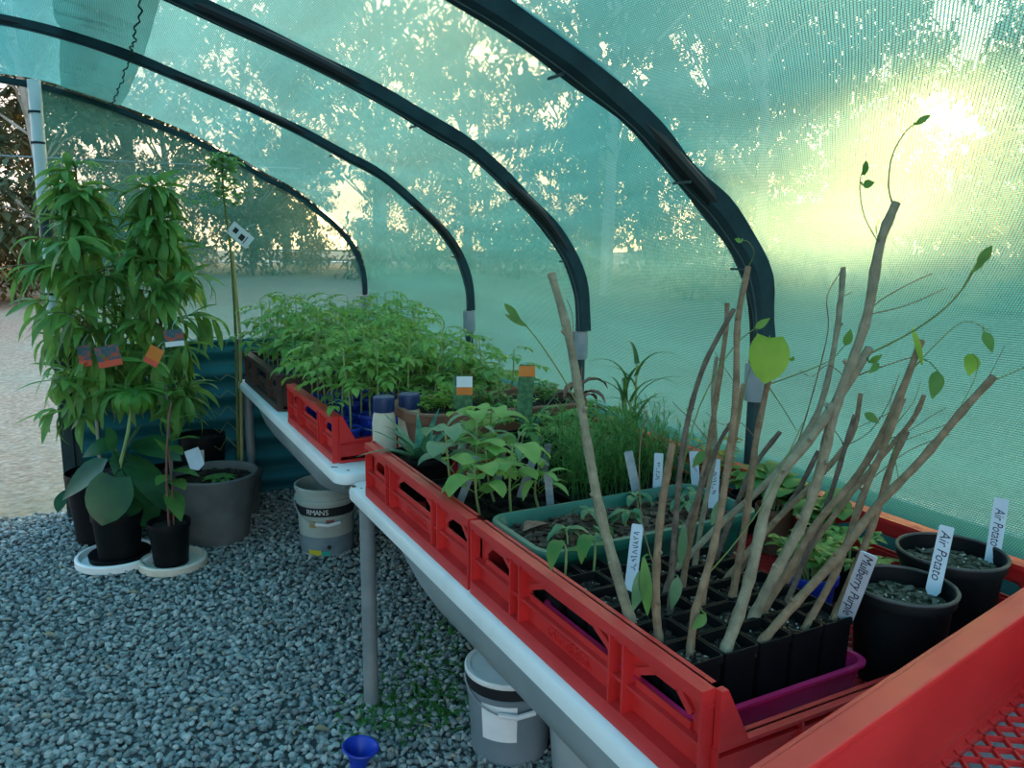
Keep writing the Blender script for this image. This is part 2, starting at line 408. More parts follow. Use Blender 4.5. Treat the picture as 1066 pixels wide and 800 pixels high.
def gravel():
    rg = random.Random(3)
    ico = bmesh.new(); bmesh.ops.create_icosphere(ico, subdivisions=1, radius=1)
    iv = [v.co.copy() for v in ico.verts]; ifs = [tuple(v.index for v in f.verts) for f in ico.faces]; ico.free()
    protos = []
    for k in range(14):
        sx, sy, sz = rg.uniform(.8, 1.25), rg.uniform(.6, .95), rg.uniform(.4, .65)
        protos.append([V((v.x * sx, v.y * sy, v.z * sz)) * rg.uniform(.72, 1.12) for v in iv])
    vs, fs, mi = [], [], []
    def stone(x, y, z, s, k):
        M3 = Mx.Rotation(rg.uniform(0, 6.3), 3, 'Z') @ Mx.Rotation(rg.gauss(0, .45), 3, 'X') @ Mx.Rotation(rg.gauss(0, .45), 3, 'Y')
        o = len(vs); p0 = V((x, y, z))
        for p in protos[rg.randrange(14)]: vs.append(tuple(p0 + (M3 @ p) * s))
        fs.extend((a + o, b + o, c + o) for a, b, c in ifs); mi.extend([k] * len(ifs))
    y = 1.2
    while y < YE + .1:
        st = .0185 if y < 3.2 else .021
        x = -1.9
        while x < XR - .05:
            if at_visible(x, y):
                px, py = x + rg.gauss(0, st * .42), y + rg.gauss(0, st * .42)
                s = rg.uniform(.010, .0185)
                edge = .035 * mnoise.noise(V((px * 9, py * 9, 0)))
                if px > -.62 + edge or py < YE - .25 + edge * 6:
                    u = rg.random(); k = 0 if u < .45 else 1 if u < .72 else 2 if u < .98 else 3
                    stone(px, py, rg.uniform(-.004, .012), s, k)
            x += st
        y += st
    me = bpy.data.meshes.new('gravel'); me.from_pydata(vs, [], fs)
    for n_, c1, c2 in (('gravel_mid', (.20, .245, .245), (.26, .30, .30)), ('gravel_dark', (.13, .165, .168), (.18, .215, .215)), ('gravel_pale', (.31, .355, .345), (.38, .42, .41)), ('gravel_tan', (.27, .25, .20), (.32, .29, .23))):
        me.materials.append(mat(n_, c1, .8, c2, 60, spec=.3))
    me.polygons.foreach_set('material_index', mi); me.update()
    o = bpy.data.objects.new('gravel', me); COL.objects.link(o)
    tag(o, 'loose blue-grey crushed gravel covering the shade house floor', 'gravel', kind='stuff')
def at_visible(x, y):
    q = V((x, y, 0)) - EYE; d = q.dot(FW)
    if d < .3: return False
    px = 533 + F * q.dot(RT) / d; py = 400 - F * q.dot(UP) / d
    return -620 < px < 800 and py < 1000
gravel()

# ------------------------------------------------------------------ hoops and shade cloth
PROF = [(1.60, .30), (1.60, .70), (1.60, 1.0), (1.60, 1.15), (1.592, 1.30), (1.545, 1.455), (1.45, 1.58), (1.33, 1.68), (1.17, 1.795), (1.0, 1.875), (.82, 1.965), (.60, 2.055), (.36, 2.135), (.18, 2.19), (0, 2.235), (-.2, 2.27), (-.45, 2.285)]
def smoothprof():
    full = PROF + [(-.9 - x, z) for x, z in reversed(PROF[:-1])]
    P = [V((x, 0, z)) for x, z in full]; out = []
    for i in range(len(P) - 1):
        p0, p1, p2, p3 = P[max(i-1, 0)], P[i], P[i+1], P[min(i+2, len(P)-1)]
        for k in range(4):
            t = k / 4
            out.append(.5 * ((2*p1) + (-p0+p2)*t + (2*p0-5*p1+4*p2-p3)*t*t + (-p0+3*p1-3*p2+p3)*t*t*t))
    out.append(P[-1]); return out
ARC = smoothprof()
ARCN = []
for i in range(len(ARC)):
    t = (ARC[min(i+1, len(ARC)-1)] - ARC[max(i-1, 0)]).normalized(); n = V((t.z, 0, -t.x))
    ARCN.append(n if n.dot(ARC[i] - V((-.45, 0, 1.0))) > 0 else -n)
HOOPY = [1.60, 2.50, 3.50, YE]
HDX = {YE: -.11}

net_near = netmat('green_shade_cloth', (.07, .23, .21), (.12, .50, .44), .0047, .42, .36)
net_end = netmat('thin_end_shade_cloth', (.06, .22, .19), (.10, .46, .39), .0047, .33, .17)
def shade_roof():
    ys = []; y = -.9
    while y < YE + .02: ys.append(y); y += .1
    ys.append(YE + .03)
    me = bpy.data.meshes.new('ceiling'); vs = []; uvs = []
    arcl = [0]
    for i in range(1, len(ARC)): arcl.append(arcl[-1] + (ARC[i] - ARC[i-1]).length)
    hy = [-1.1, -.2, .70] + HOOPY
    for y in ys:
        a = max([h for h in hy if h <= y + 1e-6], default=hy[0]); b = min([h for h in hy if h >= y - 1e-6], default=hy[-1])
        t = 0 if b == a else (y - a) / (b - a)
        sag = .055 * sin(pi * t) ** .8
        dx = HDX[YE] * max(0, (y - 3.5) / (YE - 3.5))
        for i, p in enumerate(ARC):
            up = min(1, max(0, (p.z - 1.0) / .5))
            q = p + ARCN[i] * (.035 - sag * (.25 + .75 * up)) + ARCN[i] * .006 * mnoise.noise(V((y * 3, arcl[i] * 3, 0)))
            right = 1 if p.x > -.45 else -1
            vs.append((q.x + (dx if right > 0 else 0) * min(1, max(0, (p.x + .45) / 1.5)), y, q.z)); uvs.append((y, arcl[i]))
    n = len(ARC); fs = [(j*n+i, j*n+i+1, (j+1)*n+i+1, (j+1)*n+i) for j in range(len(ys)-1) for i in range(n-1)]
    me.from_pydata(vs, [], fs)
    uv = me.uv_layers.new(name='cloth')
    for l in me.loops: uv.data[l.index].uv = uvs[l.vertex_index]
    me.polygons.foreach_set('use_smooth', [True] * len(me.polygons)); me.materials.append(net_near); me.update()
    o = bpy.data.objects.new('ceiling', me); COL.objects.link(o); o['kind'] = 'structure'
    o['label'] = 'green knitted shade cloth stretched over the hoops'
    # overlapping sheet at the join near the ridge
    k0 = min(range(n), key=lambda i: abs(ARC[i].x - .22) + (ARC[i].z < 1) * 9); k1 = min(range(n), key=lambda i: abs(ARC[i].x + .06) + (ARC[i].z < 1) * 9)
    me = bpy.data.meshes.new('trim_1'); w = k1 - k0 + 1
    v2 = []; u2 = []
    for j, y in enumerate(ys):
        for i in range(k0, k1 + 1):
            p = V(vs[j * n + i]) - ARCN[i] * .006; v2.append(p); u2.append((y + .003, arcl[i] + .002))
    me.from_pydata(v2, [], [(j*w+i, j*w+i+1, (j+1)*w+i+1, (j+1)*w+i) for j in range(len(ys)-1) for i in range(w-1)])
    uv = me.uv_layers.new(name='cloth')
    for l in me.loops: uv.data[l.index].uv = u2[l.vertex_index]
    me.polygons.foreach_set('use_smooth', [True] * len(me.polygons)); me.materials.append(net_near); me.update()
    o = bpy.data.objects.new('trim_1', me); COL.objects.link(o); o['kind'] = 'structure'; o['label'] = 'overlapping strip where two sheets of shade cloth join'
    st = MB(); pts = []
    for j, y in enumerate(ys):
        if y < 1.4: continue
        for s_ in range(4):
            yy = y + .025 * s_; p = V(vs[j * n + k0 + 1]); pts.append(V((p.x + .005 * sin(yy * 60) + .004 * sin(yy * 23), yy, p.z - .012)))
    st.tube(pts, .0028, 4); o = st.build('trim_2', M['thread']); o['kind'] = 'structure'; o['label'] = 'dark stitching along the shade cloth join'
shade_roof()

def end_wall():
    # thinner cloth closing the right part of the far end, from door post to hoop
    me = bpy.data.meshes.new('wall_back'); vs, uvs, fs = [], [], []
    xs = [-.20 + i * .07 for i in range(24)]
    prof = sorted([(p.x + HDX[YE] * min(1, max(0, (p.x + .45) / 1.5)), p.z) for p in ARC if p.x > -.45 and p.z > 1.1])
    def top(x):
        for (x0, z0), (x1, z1) in zip(prof, prof[1:]):
            if x0 <= x <= x1: return z0 + (z1 - z0) * (x - x0) / max(1e-6, x1 - x0)
        return prof[-1][1]
    xs = [x for x in xs if x < 1.46] + [1.47]
    nz = 12
    for x in xs:
        zt = top(x)
        for k in range(nz + 1):
            z = .55 + (zt - .55) * k / nz
            vs.append((x, YE - .012 + .012 * mnoise.noise(V((x * 3, 5, z * 3))), z)); uvs.append((x, z))
    n = nz + 1
    me.from_pydata(vs, [], [(i*n+k, i*n+k+1, (i+1)*n+k+1, (i+1)*n+k) for i in range(len(xs)-1) for k in range(nz)])
    uv = me.uv_layers.new(name='cloth')
    for l in me.loops: uv.data[l.index].uv = uvs[l.vertex_index]
    me.polygons.foreach_set('use_smooth', [True] * len(me.polygons)); me.materials.append(net_end); me.update()
    o = bpy.data.objects.new('wall_back', me); COL.objects.link(o); o['kind'] = 'structure'; o['label'] = 'thin shade cloth closing the far end of the tunnel'
end_wall()

def hoops():
    names = ['nearest and widest hoop, dark sleeve on the net wall behind the mulberry cuttings',
             'second hoop from the camera, dark sleeve ending behind the terracotta trough',
             'third hoop, dark sleeve with grey tape behind the tomato seedlings',
             'farthest hoop, thin dark arch framing the end wall of the shade house']
    n = len(ARC); i0 = min(range(n // 2), key=lambda i: abs(ARC[i].z - 1.08))
    rr = random.Random(5)
    for h, Y in enumerate(HOOPY):
        dx = HDX.get(Y, 0)
        def pt(i): 
            p = ARC[i]; return V((p.x + dx * min(1, max(0, (p.x + .45) / 1.5)), 0, p.z))
        t = thing('hoop', names[h], 'hoop', (pt(0).x, Y, 0), group='dark hoops carrying the shade cloth')
        o0 = V((-pt(0).x, 0, 0))
        idx = list(range(i0, n - i0)); th = (1, .85, .66, .56)[h]
        mb = MB(); mb.tube([o0 + pt(i) for i in idx], .021 * th, 10); mb.build('pipe', M['polypipe'], t)
        # sewn sleeve: flat band lying against the cloth, its width varying
        w = MB(); L = []
        ph = rr.uniform(0, 6)
        wb = (.036, .027, .020, .014)[h]
        idx = list(range(i0 + 3, n - i0 - 3))
        for k, i in enumerate(idx):
            p = o0 + pt(i); nn = ARCN[i] * th
            wid = wb * (1 + .36 * sin(k * .42 + ph) + .18 * sin(k * 1.1 + 2 * ph)); off = .020 * sin(k * .30 + ph) * (h < 3)
            L.append([p + nn * .026 + V((0, off - wid, 0)), p + nn * .030 + V((0, off + wid, 0)), p - nn * .016 + V((0, off + wid * .75, 0)), p - nn * .029 + V((0, off, 0)), p - nn * .016 + V((0, off - wid * .75, 0))])
        w.loops(L); so_ = w.build('sleeve', M['wrap'], t)
        for f_ in (-.35, .4):
            s_ = MB(); s_.tube([L[k][3].lerp(L[k][2 if f_ > 0 else 4], abs(f_)) - ARCN[i] * .0012 for k, i in enumerate(idx)], .0022, 4)
            s_.build('stitching', M['seam'], so_)
        tp = MB(); b = o0 + pt(i0)
        tp.tube([b + V((0, 0, -.005)), b + V((0, 0, .02)), b + V((-.001, 0, .06)), b + V((-.002, 0, .10))], [.027, .030, .030, .029], 12); tp.build('tape', M['tape'], t)
        po = MB(); po.tube([V((0, 0, -.02)), V((0, 0, 1.08))], .019, 10); po.build('post', M['posts'], t)
        if h == 3: continue
        for kk in (10, 18, 27):
            i = i0 + kk; p = o0 + pt(i); q = p - ARCN[i] * .030
            tie = MB(); tie.box((-.003, -wb * .9, -.003), (.003, wb * .9, .003), T=Mx.Translation(q)); tie.build('cable_tie', M['posts'], t)
hoops()

def end_frame():
    t = thing('door_post', 'white plastic pipe post leaning at the doorway edge', 'post', (-.20, YE - .02, 0))
    p = MB(); p.tube([V((0, 0, .90)), V((0, 0, 1.6)), V((.005, 0, 2.29))], .031, 16); p.build('pipe', M['pvc'], t)
    for z in (2.13, 1.98, 1.22): c = MB(); c.tube([V((0, 0, z)), V((0, 0, z + .012))], .0335, 16); c.build('cable_tie', M['thread'], t)
    j = MB(); j.tube([V((.004, -.004, 1.50)), V((.004, -.004, 1.68))], .034, 16); j.build('sleeve', M['posts'], t)
    b = MB()
    b.box((-.022, -.03, -.01), (.04, .03, .97)); b.box((.04, -.012, -.01), (.085, .03, .95)); 
    bo = b.build('base_post', M['posts'], t, smooth=False, bevel=.004)
    # corrugated sheets
    def sheet(name, label, L, H, origin, rz):
        r = thing(name, label, 'corrugated sheet', origin, rz)
        s = MB(); n = 84; vs = []
        for k in range(n + 1):
            z = H * k / n; y = .017 * sin(2 * pi * z / .132)
            vs += [(0, y - .001, z), (L, y - .001, z), (L, y + .001, z), (0, y + .001, z)]
        fs = []
        for k in range(n):
            a, c_ = k * 4, k * 4 + 4
            fs += [(a, a + 1, c_ + 1, c_), (a + 2, a + 3, c_ + 3, c_ + 2), (a + 1, a + 2, c_ + 2, c_ + 1), (a + 3, a, c_, c_ + 3)]
        fs += [(0, 3, 2, 1), (n*4, n*4+1, n*4+2, n*4+3)]
        s.add(vs, fs); s.build('panel', M['corr'], r)
        e = MB(); e.box((-.004, -.022, H - .006), (L + .004, .022, H + .012)); e.build('edge_cap', M['corr'], r, smooth=False, bevel=.004)
        k = MB()
        for x in (.06, L * .5, L - .06):
            for z in (.10, .50, .89):
                k.tube([V((x, -.019, z)), V((x, -.028, z))], .007, 6)
        k.build('screw', M['posts'], r)
    sheet('corrugated_sheet', 'teal corrugated steel sheet across the far end behind the potted trees', 1.60, .945, (-.12, YE - .055, -.005), 0)
    sheet('corrugated_sheet', 'teal corrugated steel sheet running along outside the right net wall', 4.9, .90, (XR + .03, YE + .02, -.005), -pi / 2)
    w = MB(); w.tube([V((-2.4, YE, 1.93)), V((-1, YE, 1.915)), V((.4, YE, 1.92)), V((1.12, YE, 1.93))], .003, 6)
    tag(w.build('support_wire', M['wire']), 'thin horizontal wire across the far end of the tunnel', 'wire')
end_frame()

# ------------------------------------------------------------------ bathtubs used as benches
TUBZ = .745
def bathtub(label, y0, y1, seed):
    L = y1 - y0; W = .89; cx = .665 + W / 2
    t = thing('bathtub', label, 'bathtub', (cx, (y0 + y1) / 2, 0))
    hx, hy = W / 2, L / 2; r = MB(); z = TUBZ
    LL = [rrect(hx - .004, hy - .004, .055, z - .042), rrect(hx, hy, .06, z - .040), rrect(hx + .001, hy + .001, .06, z - .016), rrect(hx - .003, hy - .003, .058, z - .005), rrect(hx - .012, hy - .012, .05, z),
          rrect(hx - .10, hy - .14, .09, z), rrect(hx - .112, hy - .155, .09, z - .006), rrect(hx - .125, hy - .18, .10, z - .04), rrect(hx - .17, hy - .34, .12, z - .21), rrect(hx - .22, hy - .40, .10, z - .23)]
    r.loops(LL, cap0=False)
    r.loops([rrect(hx - .004, hy - .004, .055, z - .042), rrect(hx - .03, hy - .03, .05, z - .040), rrect(hx - .045, hy - .10, .05, z - .03)], cap0=False, cap1=False)
    r.build('rim', M['white'], t)
    h = MB()
    h.loops([rrect(hx - .035, hy - .15, .10, z - .030), rrect(hx - .040, hy - .27, .16, z - .09), rrect(hx - .055, hy - .34, .18, z - .15), rrect(hx - .085, hy - .40, .18, z - .205), rrect(hx - .13, hy - .46, .16, z - .240), rrect(hx - .22, hy - .6, .12, z - .262)], cap0=False)
    h.build('hull', M['hull'], t)
    for sy in (-1, 1):
        for sx in (-1, 1):
            if seed == 2 and sy < 0 and sx < 0: continue      # this corner rests on the neighbouring tub's leg
            lg = MB(); x, y = sx * (hx - .045), sy * (hy - .085)
            lg.tube([V((x, y, -.01)), V((x, y, .3)), V((x, y, z - .034))], .0245, 14)
            lo = lg.build('leg', M['pipe'], t)
            pl = MB(); pl.box((x - .035, y - .035, z - .042), (x + .035, y + .035, z - .034)); pl.build('mounting_plate', M['pipe'], lo, smooth=False)
        b = MB(); b.tube([V((-hx + .045, sy * (hy - .085), z - .06)), V((hx - .045, sy * (hy - .085), z - .06))], .018, 10); b.build('crossbar', M['pipe'], t)
    ru = MB(); rr = random.Random(seed)
    for k in range(5):
        x = -hx + rr.uniform(.012, .05); y = rr.choice((-1, 1)) * hy + 0; y = y - math.copysign(rr.uniform(.03, .10), y)
        ru.lathe([(rr.uniform(.004, .010), .0), (.003, .0006)], 7, (x, y, z + .0003))
    ru.build('rust_spots', M['rust'], t)
bathtub('white enamel bathtub bench nearest the camera, grey hull and pipe leg in view', -.15, 2.415, 1)
bathtub('farther white enamel bathtub bench carrying the tomato crates', 2.505, 4.585, 2)

# ------------------------------------------------------------------ crates
def holed(mb, u0, u1, v0, v1, hole, y0, y1):
    """rectangular panel cell with one convex hole (8 points, counter-clockwise from lower left), thickness y0..y1 along y"""
    for y, flip in ((y0, False), (y1, True)):
        c = [(u0, y, v0), (u1, y, v0), (u1, y, v1), (u0, y, v1)]; hh = [(a, y, b) for a, b in hole]
        fs = [(0, 1, 5, 4), (1, 6, 5), (1, 2, 7, 6), (2, 8, 7), (2, 3, 9, 8), (3, 10, 9), (3, 0, 11, 10), (0, 4, 11)]
        mb.add(c + hh, [tuple(reversed(f)) if flip else f for f in fs])
    k = len(hole)
    mb.add([(a, y0, b) for a, b in hole] + [(a, y1, b) for a, b in hole], [((i + 1) % k, i, i + k, (i + 1) % k + k) for i in range(k)])
def side_panel(L, H, plain=False):
    mb = MB(); t = .0035; wv0, wv1 = H * .47, H * .83
    if plain:
        mb.box((0, 0, 0), (L, t, H)); mb.box((0, -.02, 0), (L, 0, .03)); mb.box((0, -.02, H - .014), (L, .016, H)); mb.box((0, 0, .012), (L, .012, .03))
        for u in (.0, .25, .5, .75, .995): mb.box((u * L - .002, -.02, .01), (u * L + .002, 0, H - .01))
        return mb
    cells = [(.02, .24), (.24, .30), (.30, .70), (.70, .76), (.76, .98)]
    wins = [(.055, .225), (.315, .685), (.775, .945)]
    # wall below and above the window band
    mb.box((0, 0, 0), (L, t, wv0)); mb.box((0, 0, wv1), (L, t, H))
    edges = [0, .27, .73, 1]
    for (a, b), (c, d) in zip(zip(edges, edges[1:]), wins):
        if c < .1: s0, s1 = .03, .045
        elif c > .7: s0, s1 = .045, .03
        else: s0, s1 = .055, .055
        e = H * .05
        hole = [(c * L, wv0 + e), (d * L, wv0 + e), (d * L, wv0 + e + .012), (d * L, wv1 - e - .022), (d * L - s1, wv1 - e), (c * L + s0, wv1 - e), (c * L, wv1 - e - .022), (c * L, wv0 + e + .012)]
        # order for holed(): two points per side
        hole = [hole[0], hole[1], (d * L, wv0 + e + .010), (d * L, wv1 - e - .024), (d * L - s1, wv1 - e), (c * L + s0, wv1 - e), (c * L, wv1 - e - .024), (c * L, wv0 + e + .010)]
        holed(mb, a * L, b * L, wv0, wv1, hole, 0, t)
        # moulded lip round the hole
        for p, q in zip(hole, hole[1:] + hole[:1]):
            if abs(p[0] - q[0]) > .02: mb.bar((p[0], -.004, p[1]), (q[0], -.004, q[1]), .012, .0035, V((0, 1, 0)))
    for z0, z1, d in ((0, .030, .024), (H - .016, H, .024), (wv0 - .004, wv0 + .002, .016), (wv1 + .001, wv1 + .005, .016)):
        mb.box((0, -d, z0), (L, .0005, z1))
    for u in (.0, .245, .295, .705, .755, .995): mb.box((u * L - .0022, -.022, .01), (u * L + .0026, 0, H - .01))
    for u in (.5,): mb.box((u * L - .0018, -.014, wv1), (u * L + .0018, 0, H - .01))
    # thick inner top rail
    mb.box((0, 0, H - .010), (L, .012, H)); 
    return mb
def end_panel(W, H, Hs):
    mb = MB(); mb.box((0, 0, 0), (W, .0035, H)); mb.box((0, -.012, H - .006), (W, .012, H)); mb.box((0, -.012, 0), (W, 0, .008))
    for u in (.0, .2, .4, .6, .8, .995): mb.box((u * W - .002, -.011, 0), (u * W + .002, 0, H - .004))
    mb.box((0, -.008, H * .72), (W, 0, H * .72 + .004))
    # corner pieces stepping up to the tall sides
    for s_ in (0, 1):
        x0, x1, x2 = (0, .012, .055) if s_ == 0 else (W, W - .012, W - .055)
        for y in (-.012, .0):
            mb.add([(x0, y, H), (x2, y, H), (x1, y, Hs), (x0, y, Hs), (x0, y + .012, H), (x2, y + .012, H), (x1, y + .012, Hs), (x0, y + .012, Hs)],
                   [(0, 1, 2, 3), (7, 6, 5, 4), (0, 4, 5, 1), (1, 5, 6, 2), (2, 6, 7, 3), (3, 7, 4, 0)])
    return mb
def crate(label, x0, y0, Lx, Ly, z, material, H=.165, He=.080, rz=0, turn=False, pitch=.034, text=True, cat='crate', name='plastic_crate'):
    """tall sides run along local y; Lx across, Ly along"""
    t = thing(name, label, cat, (x0, y0, z), rz)
    T1 = frame((0, Ly, 0), (0, -1, 0), (1, 0, 0))          # side at x=0, outward -x : local x along -Y, local y (thickness) along +X
    for T, nm in ((frame((0, Ly, 0), (0, -1, 0), (1, 0, 0)), 'side_panel'), (frame((Lx, 0, 0), (0, 1, 0), (-1, 0, 0)), 'side_panel')):
        m = side_panel(Ly, H, turn); m.v = [tuple(T @ V(p)) for p in m.v]; o = m.build(nm, material, t, smooth=False)
        if not turn and text:
            em = MB(); rr = random.Random(5)
            for row, n_ in ((.061, 8), (.043, 9)):
                for k in range(n_):
                    u = Ly * .5 + (k - n_ / 2 + .5) * .0165
                    for (a, b) in (((0, -.006), (0, .006)), ((0, .006 * rr.choice((-1, 0, 1))), (.008, .006 * rr.choice((-1, 0, 1)))), ((.008, -.006), (.008, rr.choice((0, .006))))):
                        em.bar(T @ V((u + a[0] - .004, -.0012, row + a[1])), T @ V((u + b[0] - .004, -.0012, row + b[1])) + V((0, 0, .0004)), .0028, .0028)
            em.build('embossed_marks', material, o, smooth=False)
            text = None
    for T in (frame((0, 0, 0), (1, 0, 0), (0, 1, 0)), frame((Lx, Ly, 0), (-1, 0, 0), (0, -1, 0))):
        m = end_panel(Lx, He, H); m.v = [tuple(T @ V(p)) for p in m.v]; m.build('end_panel', material, t, smooth=False)
    f = MB(); zf = .016
    span = Lx + Ly; k = int(span / pitch / 1.0)
    for i in range(1, k):
        c = span * i / k
        # lines x + y = c, and x - y = c - Ly
        a0, a1 = max(0, c - Ly), min(Lx, c)
        f.bar((a0, c - a0, zf), (a1, c - a1, zf), .0042, .008)
        f.bar((a0, Ly - (c - a0), zf), (a1, Ly - (c - a1), zf), .0042, .008)
    for i in (.25, .5, .75):
        f.box((Lx * i - .006, 0, zf - .006), (Lx * i + .006, Ly, zf + .004))
    f.box((0, 0, .008), (Lx, .02, .018)); f.box((0, Ly - .02, .008), (Lx, Ly, .018)); f.box((0, 0, .008), (.02, Ly, .018)); f.box((Lx - .02, 0, .008), (Lx, Ly, .018))
    f.build('mesh_floor', material, t, smooth=False)
    return t
CZ = TUBZ + .002
crate('red plastic crate at the tub corner holding bean seedlings and the spiky bromeliad pot', .705, 1.500, .815, .745, CZ, M['red'])
crate('long red plastic crate holding the mulberry cuttings and the green planter', .705, .742, .815, .745, CZ, M['red'])
crate('smaller looking red crate on the far bathtub, full of tomato seedlings in blue pots', .712, 2.645, .80, .715, CZ, M['red'])
crate('dark brown plastic crate at the far end of the far bathtub', .715, 3.60, .78, .86, CZ, M['brown'], He=.16)
def front_crate():
    t = crate('empty red mesh crate in the bottom right corner, nearest the camera', 0, 0, .74, .80, CZ + .008, M['red'], H=.178, He=.13, pitch=.040, turn=True)
    c = at(796, 810, z=CZ + .186)
    rz = R(10.65) - pi / 2
    # local (0,0) is the far-left corner: tall side (local +y) runs along the far wall
    t.rotation_euler = (0, 0, rz); t.location = (c.x, c.y, CZ + .008)
    # wide flat rim on the tall wall facing the cuttings
    m = MB(); m.box((-.014, -.002, .168), (.022, .802, .180)); m.box((.0, -.016, .10), (.03, .0, .186)); m.box((.008, -.022, .11), (.022, -.004, .195))
    m.build('top_rail', M['red'], t, smooth=False, bevel=.003)
front_crate()

# ------------------------------------------------------------------ pots
def sq_pot(mb, w, h, w2=None, th=.003):
    w2 = w2 or w * .8
    mb.loops([rrect(w2/2, w2/2, .006, 0, 2), rrect(w/2 - .002, w/2 - .002, .006, h - .012, 2), rrect(w/2, w/2, .006, h - .012, 2), rrect(w/2, w/2, .006, h, 2), rrect(w/2 - th, w/2 - th, .005, h, 2), rrect(w/2 - th - .003, w/2 - th - .003, .005, h - .03, 2)], cap1=False)
def round_pot(mb, r, h, r2=None, rimh=.02, n=36, th=.004):
    r2 = r2 or r * .8
    mb.lathe([(r2 * .9, 0), (r2, .002), (r - .006, h - rimh), (r, h - rimh), (r + .001, h - .002), (r, h), (r - th, h), (r - th - .002, h - rimh), (r - th - .008, h * .55)], n)
    mb.f.pop(); mb.m.pop()
def soil_disc(r, z, mtl, parent, square=False, seed=0, name='soil', chips=0, sx=1, sy=1):
    mb = MB(); rr = random.Random(seed); n = 18; vs, fs = [], []
    for i in range(n + 1):
        for j in range(n + 1):
            a, b = -1 + 2 * i / n, -1 + 2 * j / n
            if square: x, y = a * r, b * r
            else:
                x = a * sqrt(max(0, 1 - b * b / 2)) * r; y = b * sqrt(max(0, 1 - a * a / 2)) * r
            x *= sx; y *= sy
            vs.append((x, y, z + .006 * mnoise.noise(V((x * 60 + seed, y * 60, seed))) + .004 * mnoise.noise(V((x * 150, y * 150, seed)))))
    for i in range(n):
        for j in range(n): a = i * (n + 1) + j; fs.append((a, a + n + 1, a + n + 2, a + 1))
    mb.add(vs, fs)
    o = mb.build(name, mtl, parent)
    return o

# tray + grid of square tube pots with mulberry cuttings
PW, PH = .070, .135
GX, GY, GZ = .756, .850, CZ + .020
def chips_on(parent, r, z, n, mtl, seed, square=True, size=.006, sx=1, sy=1):
    rr = random.Random(seed); c = MB()
    for k in range(n):
        x, y = rr.uniform(-r, r) * sx, rr.uniform(-r, r) * sy
        if not square and (x / sx) ** 2 + (y / sy) ** 2 > r * r: continue
        a = rr.uniform(0, pi); L = size * rr.uniform(.6, 1.5)
        T = Mx.Translation((x, y, z + rr.uniform(0, .003))) @ Mx.Rotation(a, 4, 'Z') @ Mx.Rotation(rr.gauss(0, .4), 4, 'X')
        c.box((-L, -L * .45, -.0012), (L, L * .45, .0016), 0, T)
    o = c.build('bark_chips', mtl, parent, smooth=False); o['kind'] = 'stuff'; return o

def tray():
    t = thing('seedling_tray', 'shallow magenta plastic tray under the mulberry cutting pots', 'tray', (.89, 1.00, CZ + .018))
    m = MB(); hx, hy = .181, .215
    m.loops([rrect(hx - .012, hy - .012, .02, 0), rrect(hx, hy, .025, .068), rrect(hx + .006, hy + .006, .028, .068), rrect(hx + .006, hy + .006, .028, .073), rrect(hx - .003, hy - .003, .024, .073), rrect(hx - .014, hy - .014, .02, .003)])
    m.build('body', M['pink'], t)
tray()

def wood(mb, pts, r0, r1, seed, n=9, sub=5):
    """knobbly branch through control points"""
    rr = random.Random(seed); P = [V(p) for p in pts]; out, rad = [], []
    K = len(P)
    for i in range(K - 1):
        p0, p1, p2, p3 = P[max(i-1, 0)], P[i], P[i+1], P[min(i+2, K-1)]
        for k in range(sub):
            t = k / sub
            q = .5 * ((2*p1) + (-p0+p2)*t + (2*p0-5*p1+4*p2-p3)*t*t + (-p0+3*p1-3*p2+p3)*t*t*t)
            out.append(q)
    out.append(P[-1]); k = len(out)
    for i in range(k):
        t = i / (k - 1); base = r0 + (r1 - r0) * t
        rad.append(base * (1 + (.16 if i % 4 == 2 else 0) + rr.uniform(-.05, .05)))
    mb.tube(out, rad, n); return out, rad

def pxline(pts, d0, d1):
    k = len(pts); out = []
    ln = [0]
    for a, b in zip(pts, pts[1:]): ln.append(ln[-1] + sqrt((a[0]-b[0])**2 + (a[1]-b[1])**2))
    for (x, y), l in zip(pts, ln): out.append(at(x, y, D=d0 + (d1 - d0) * l / ln[-1]))
    return out

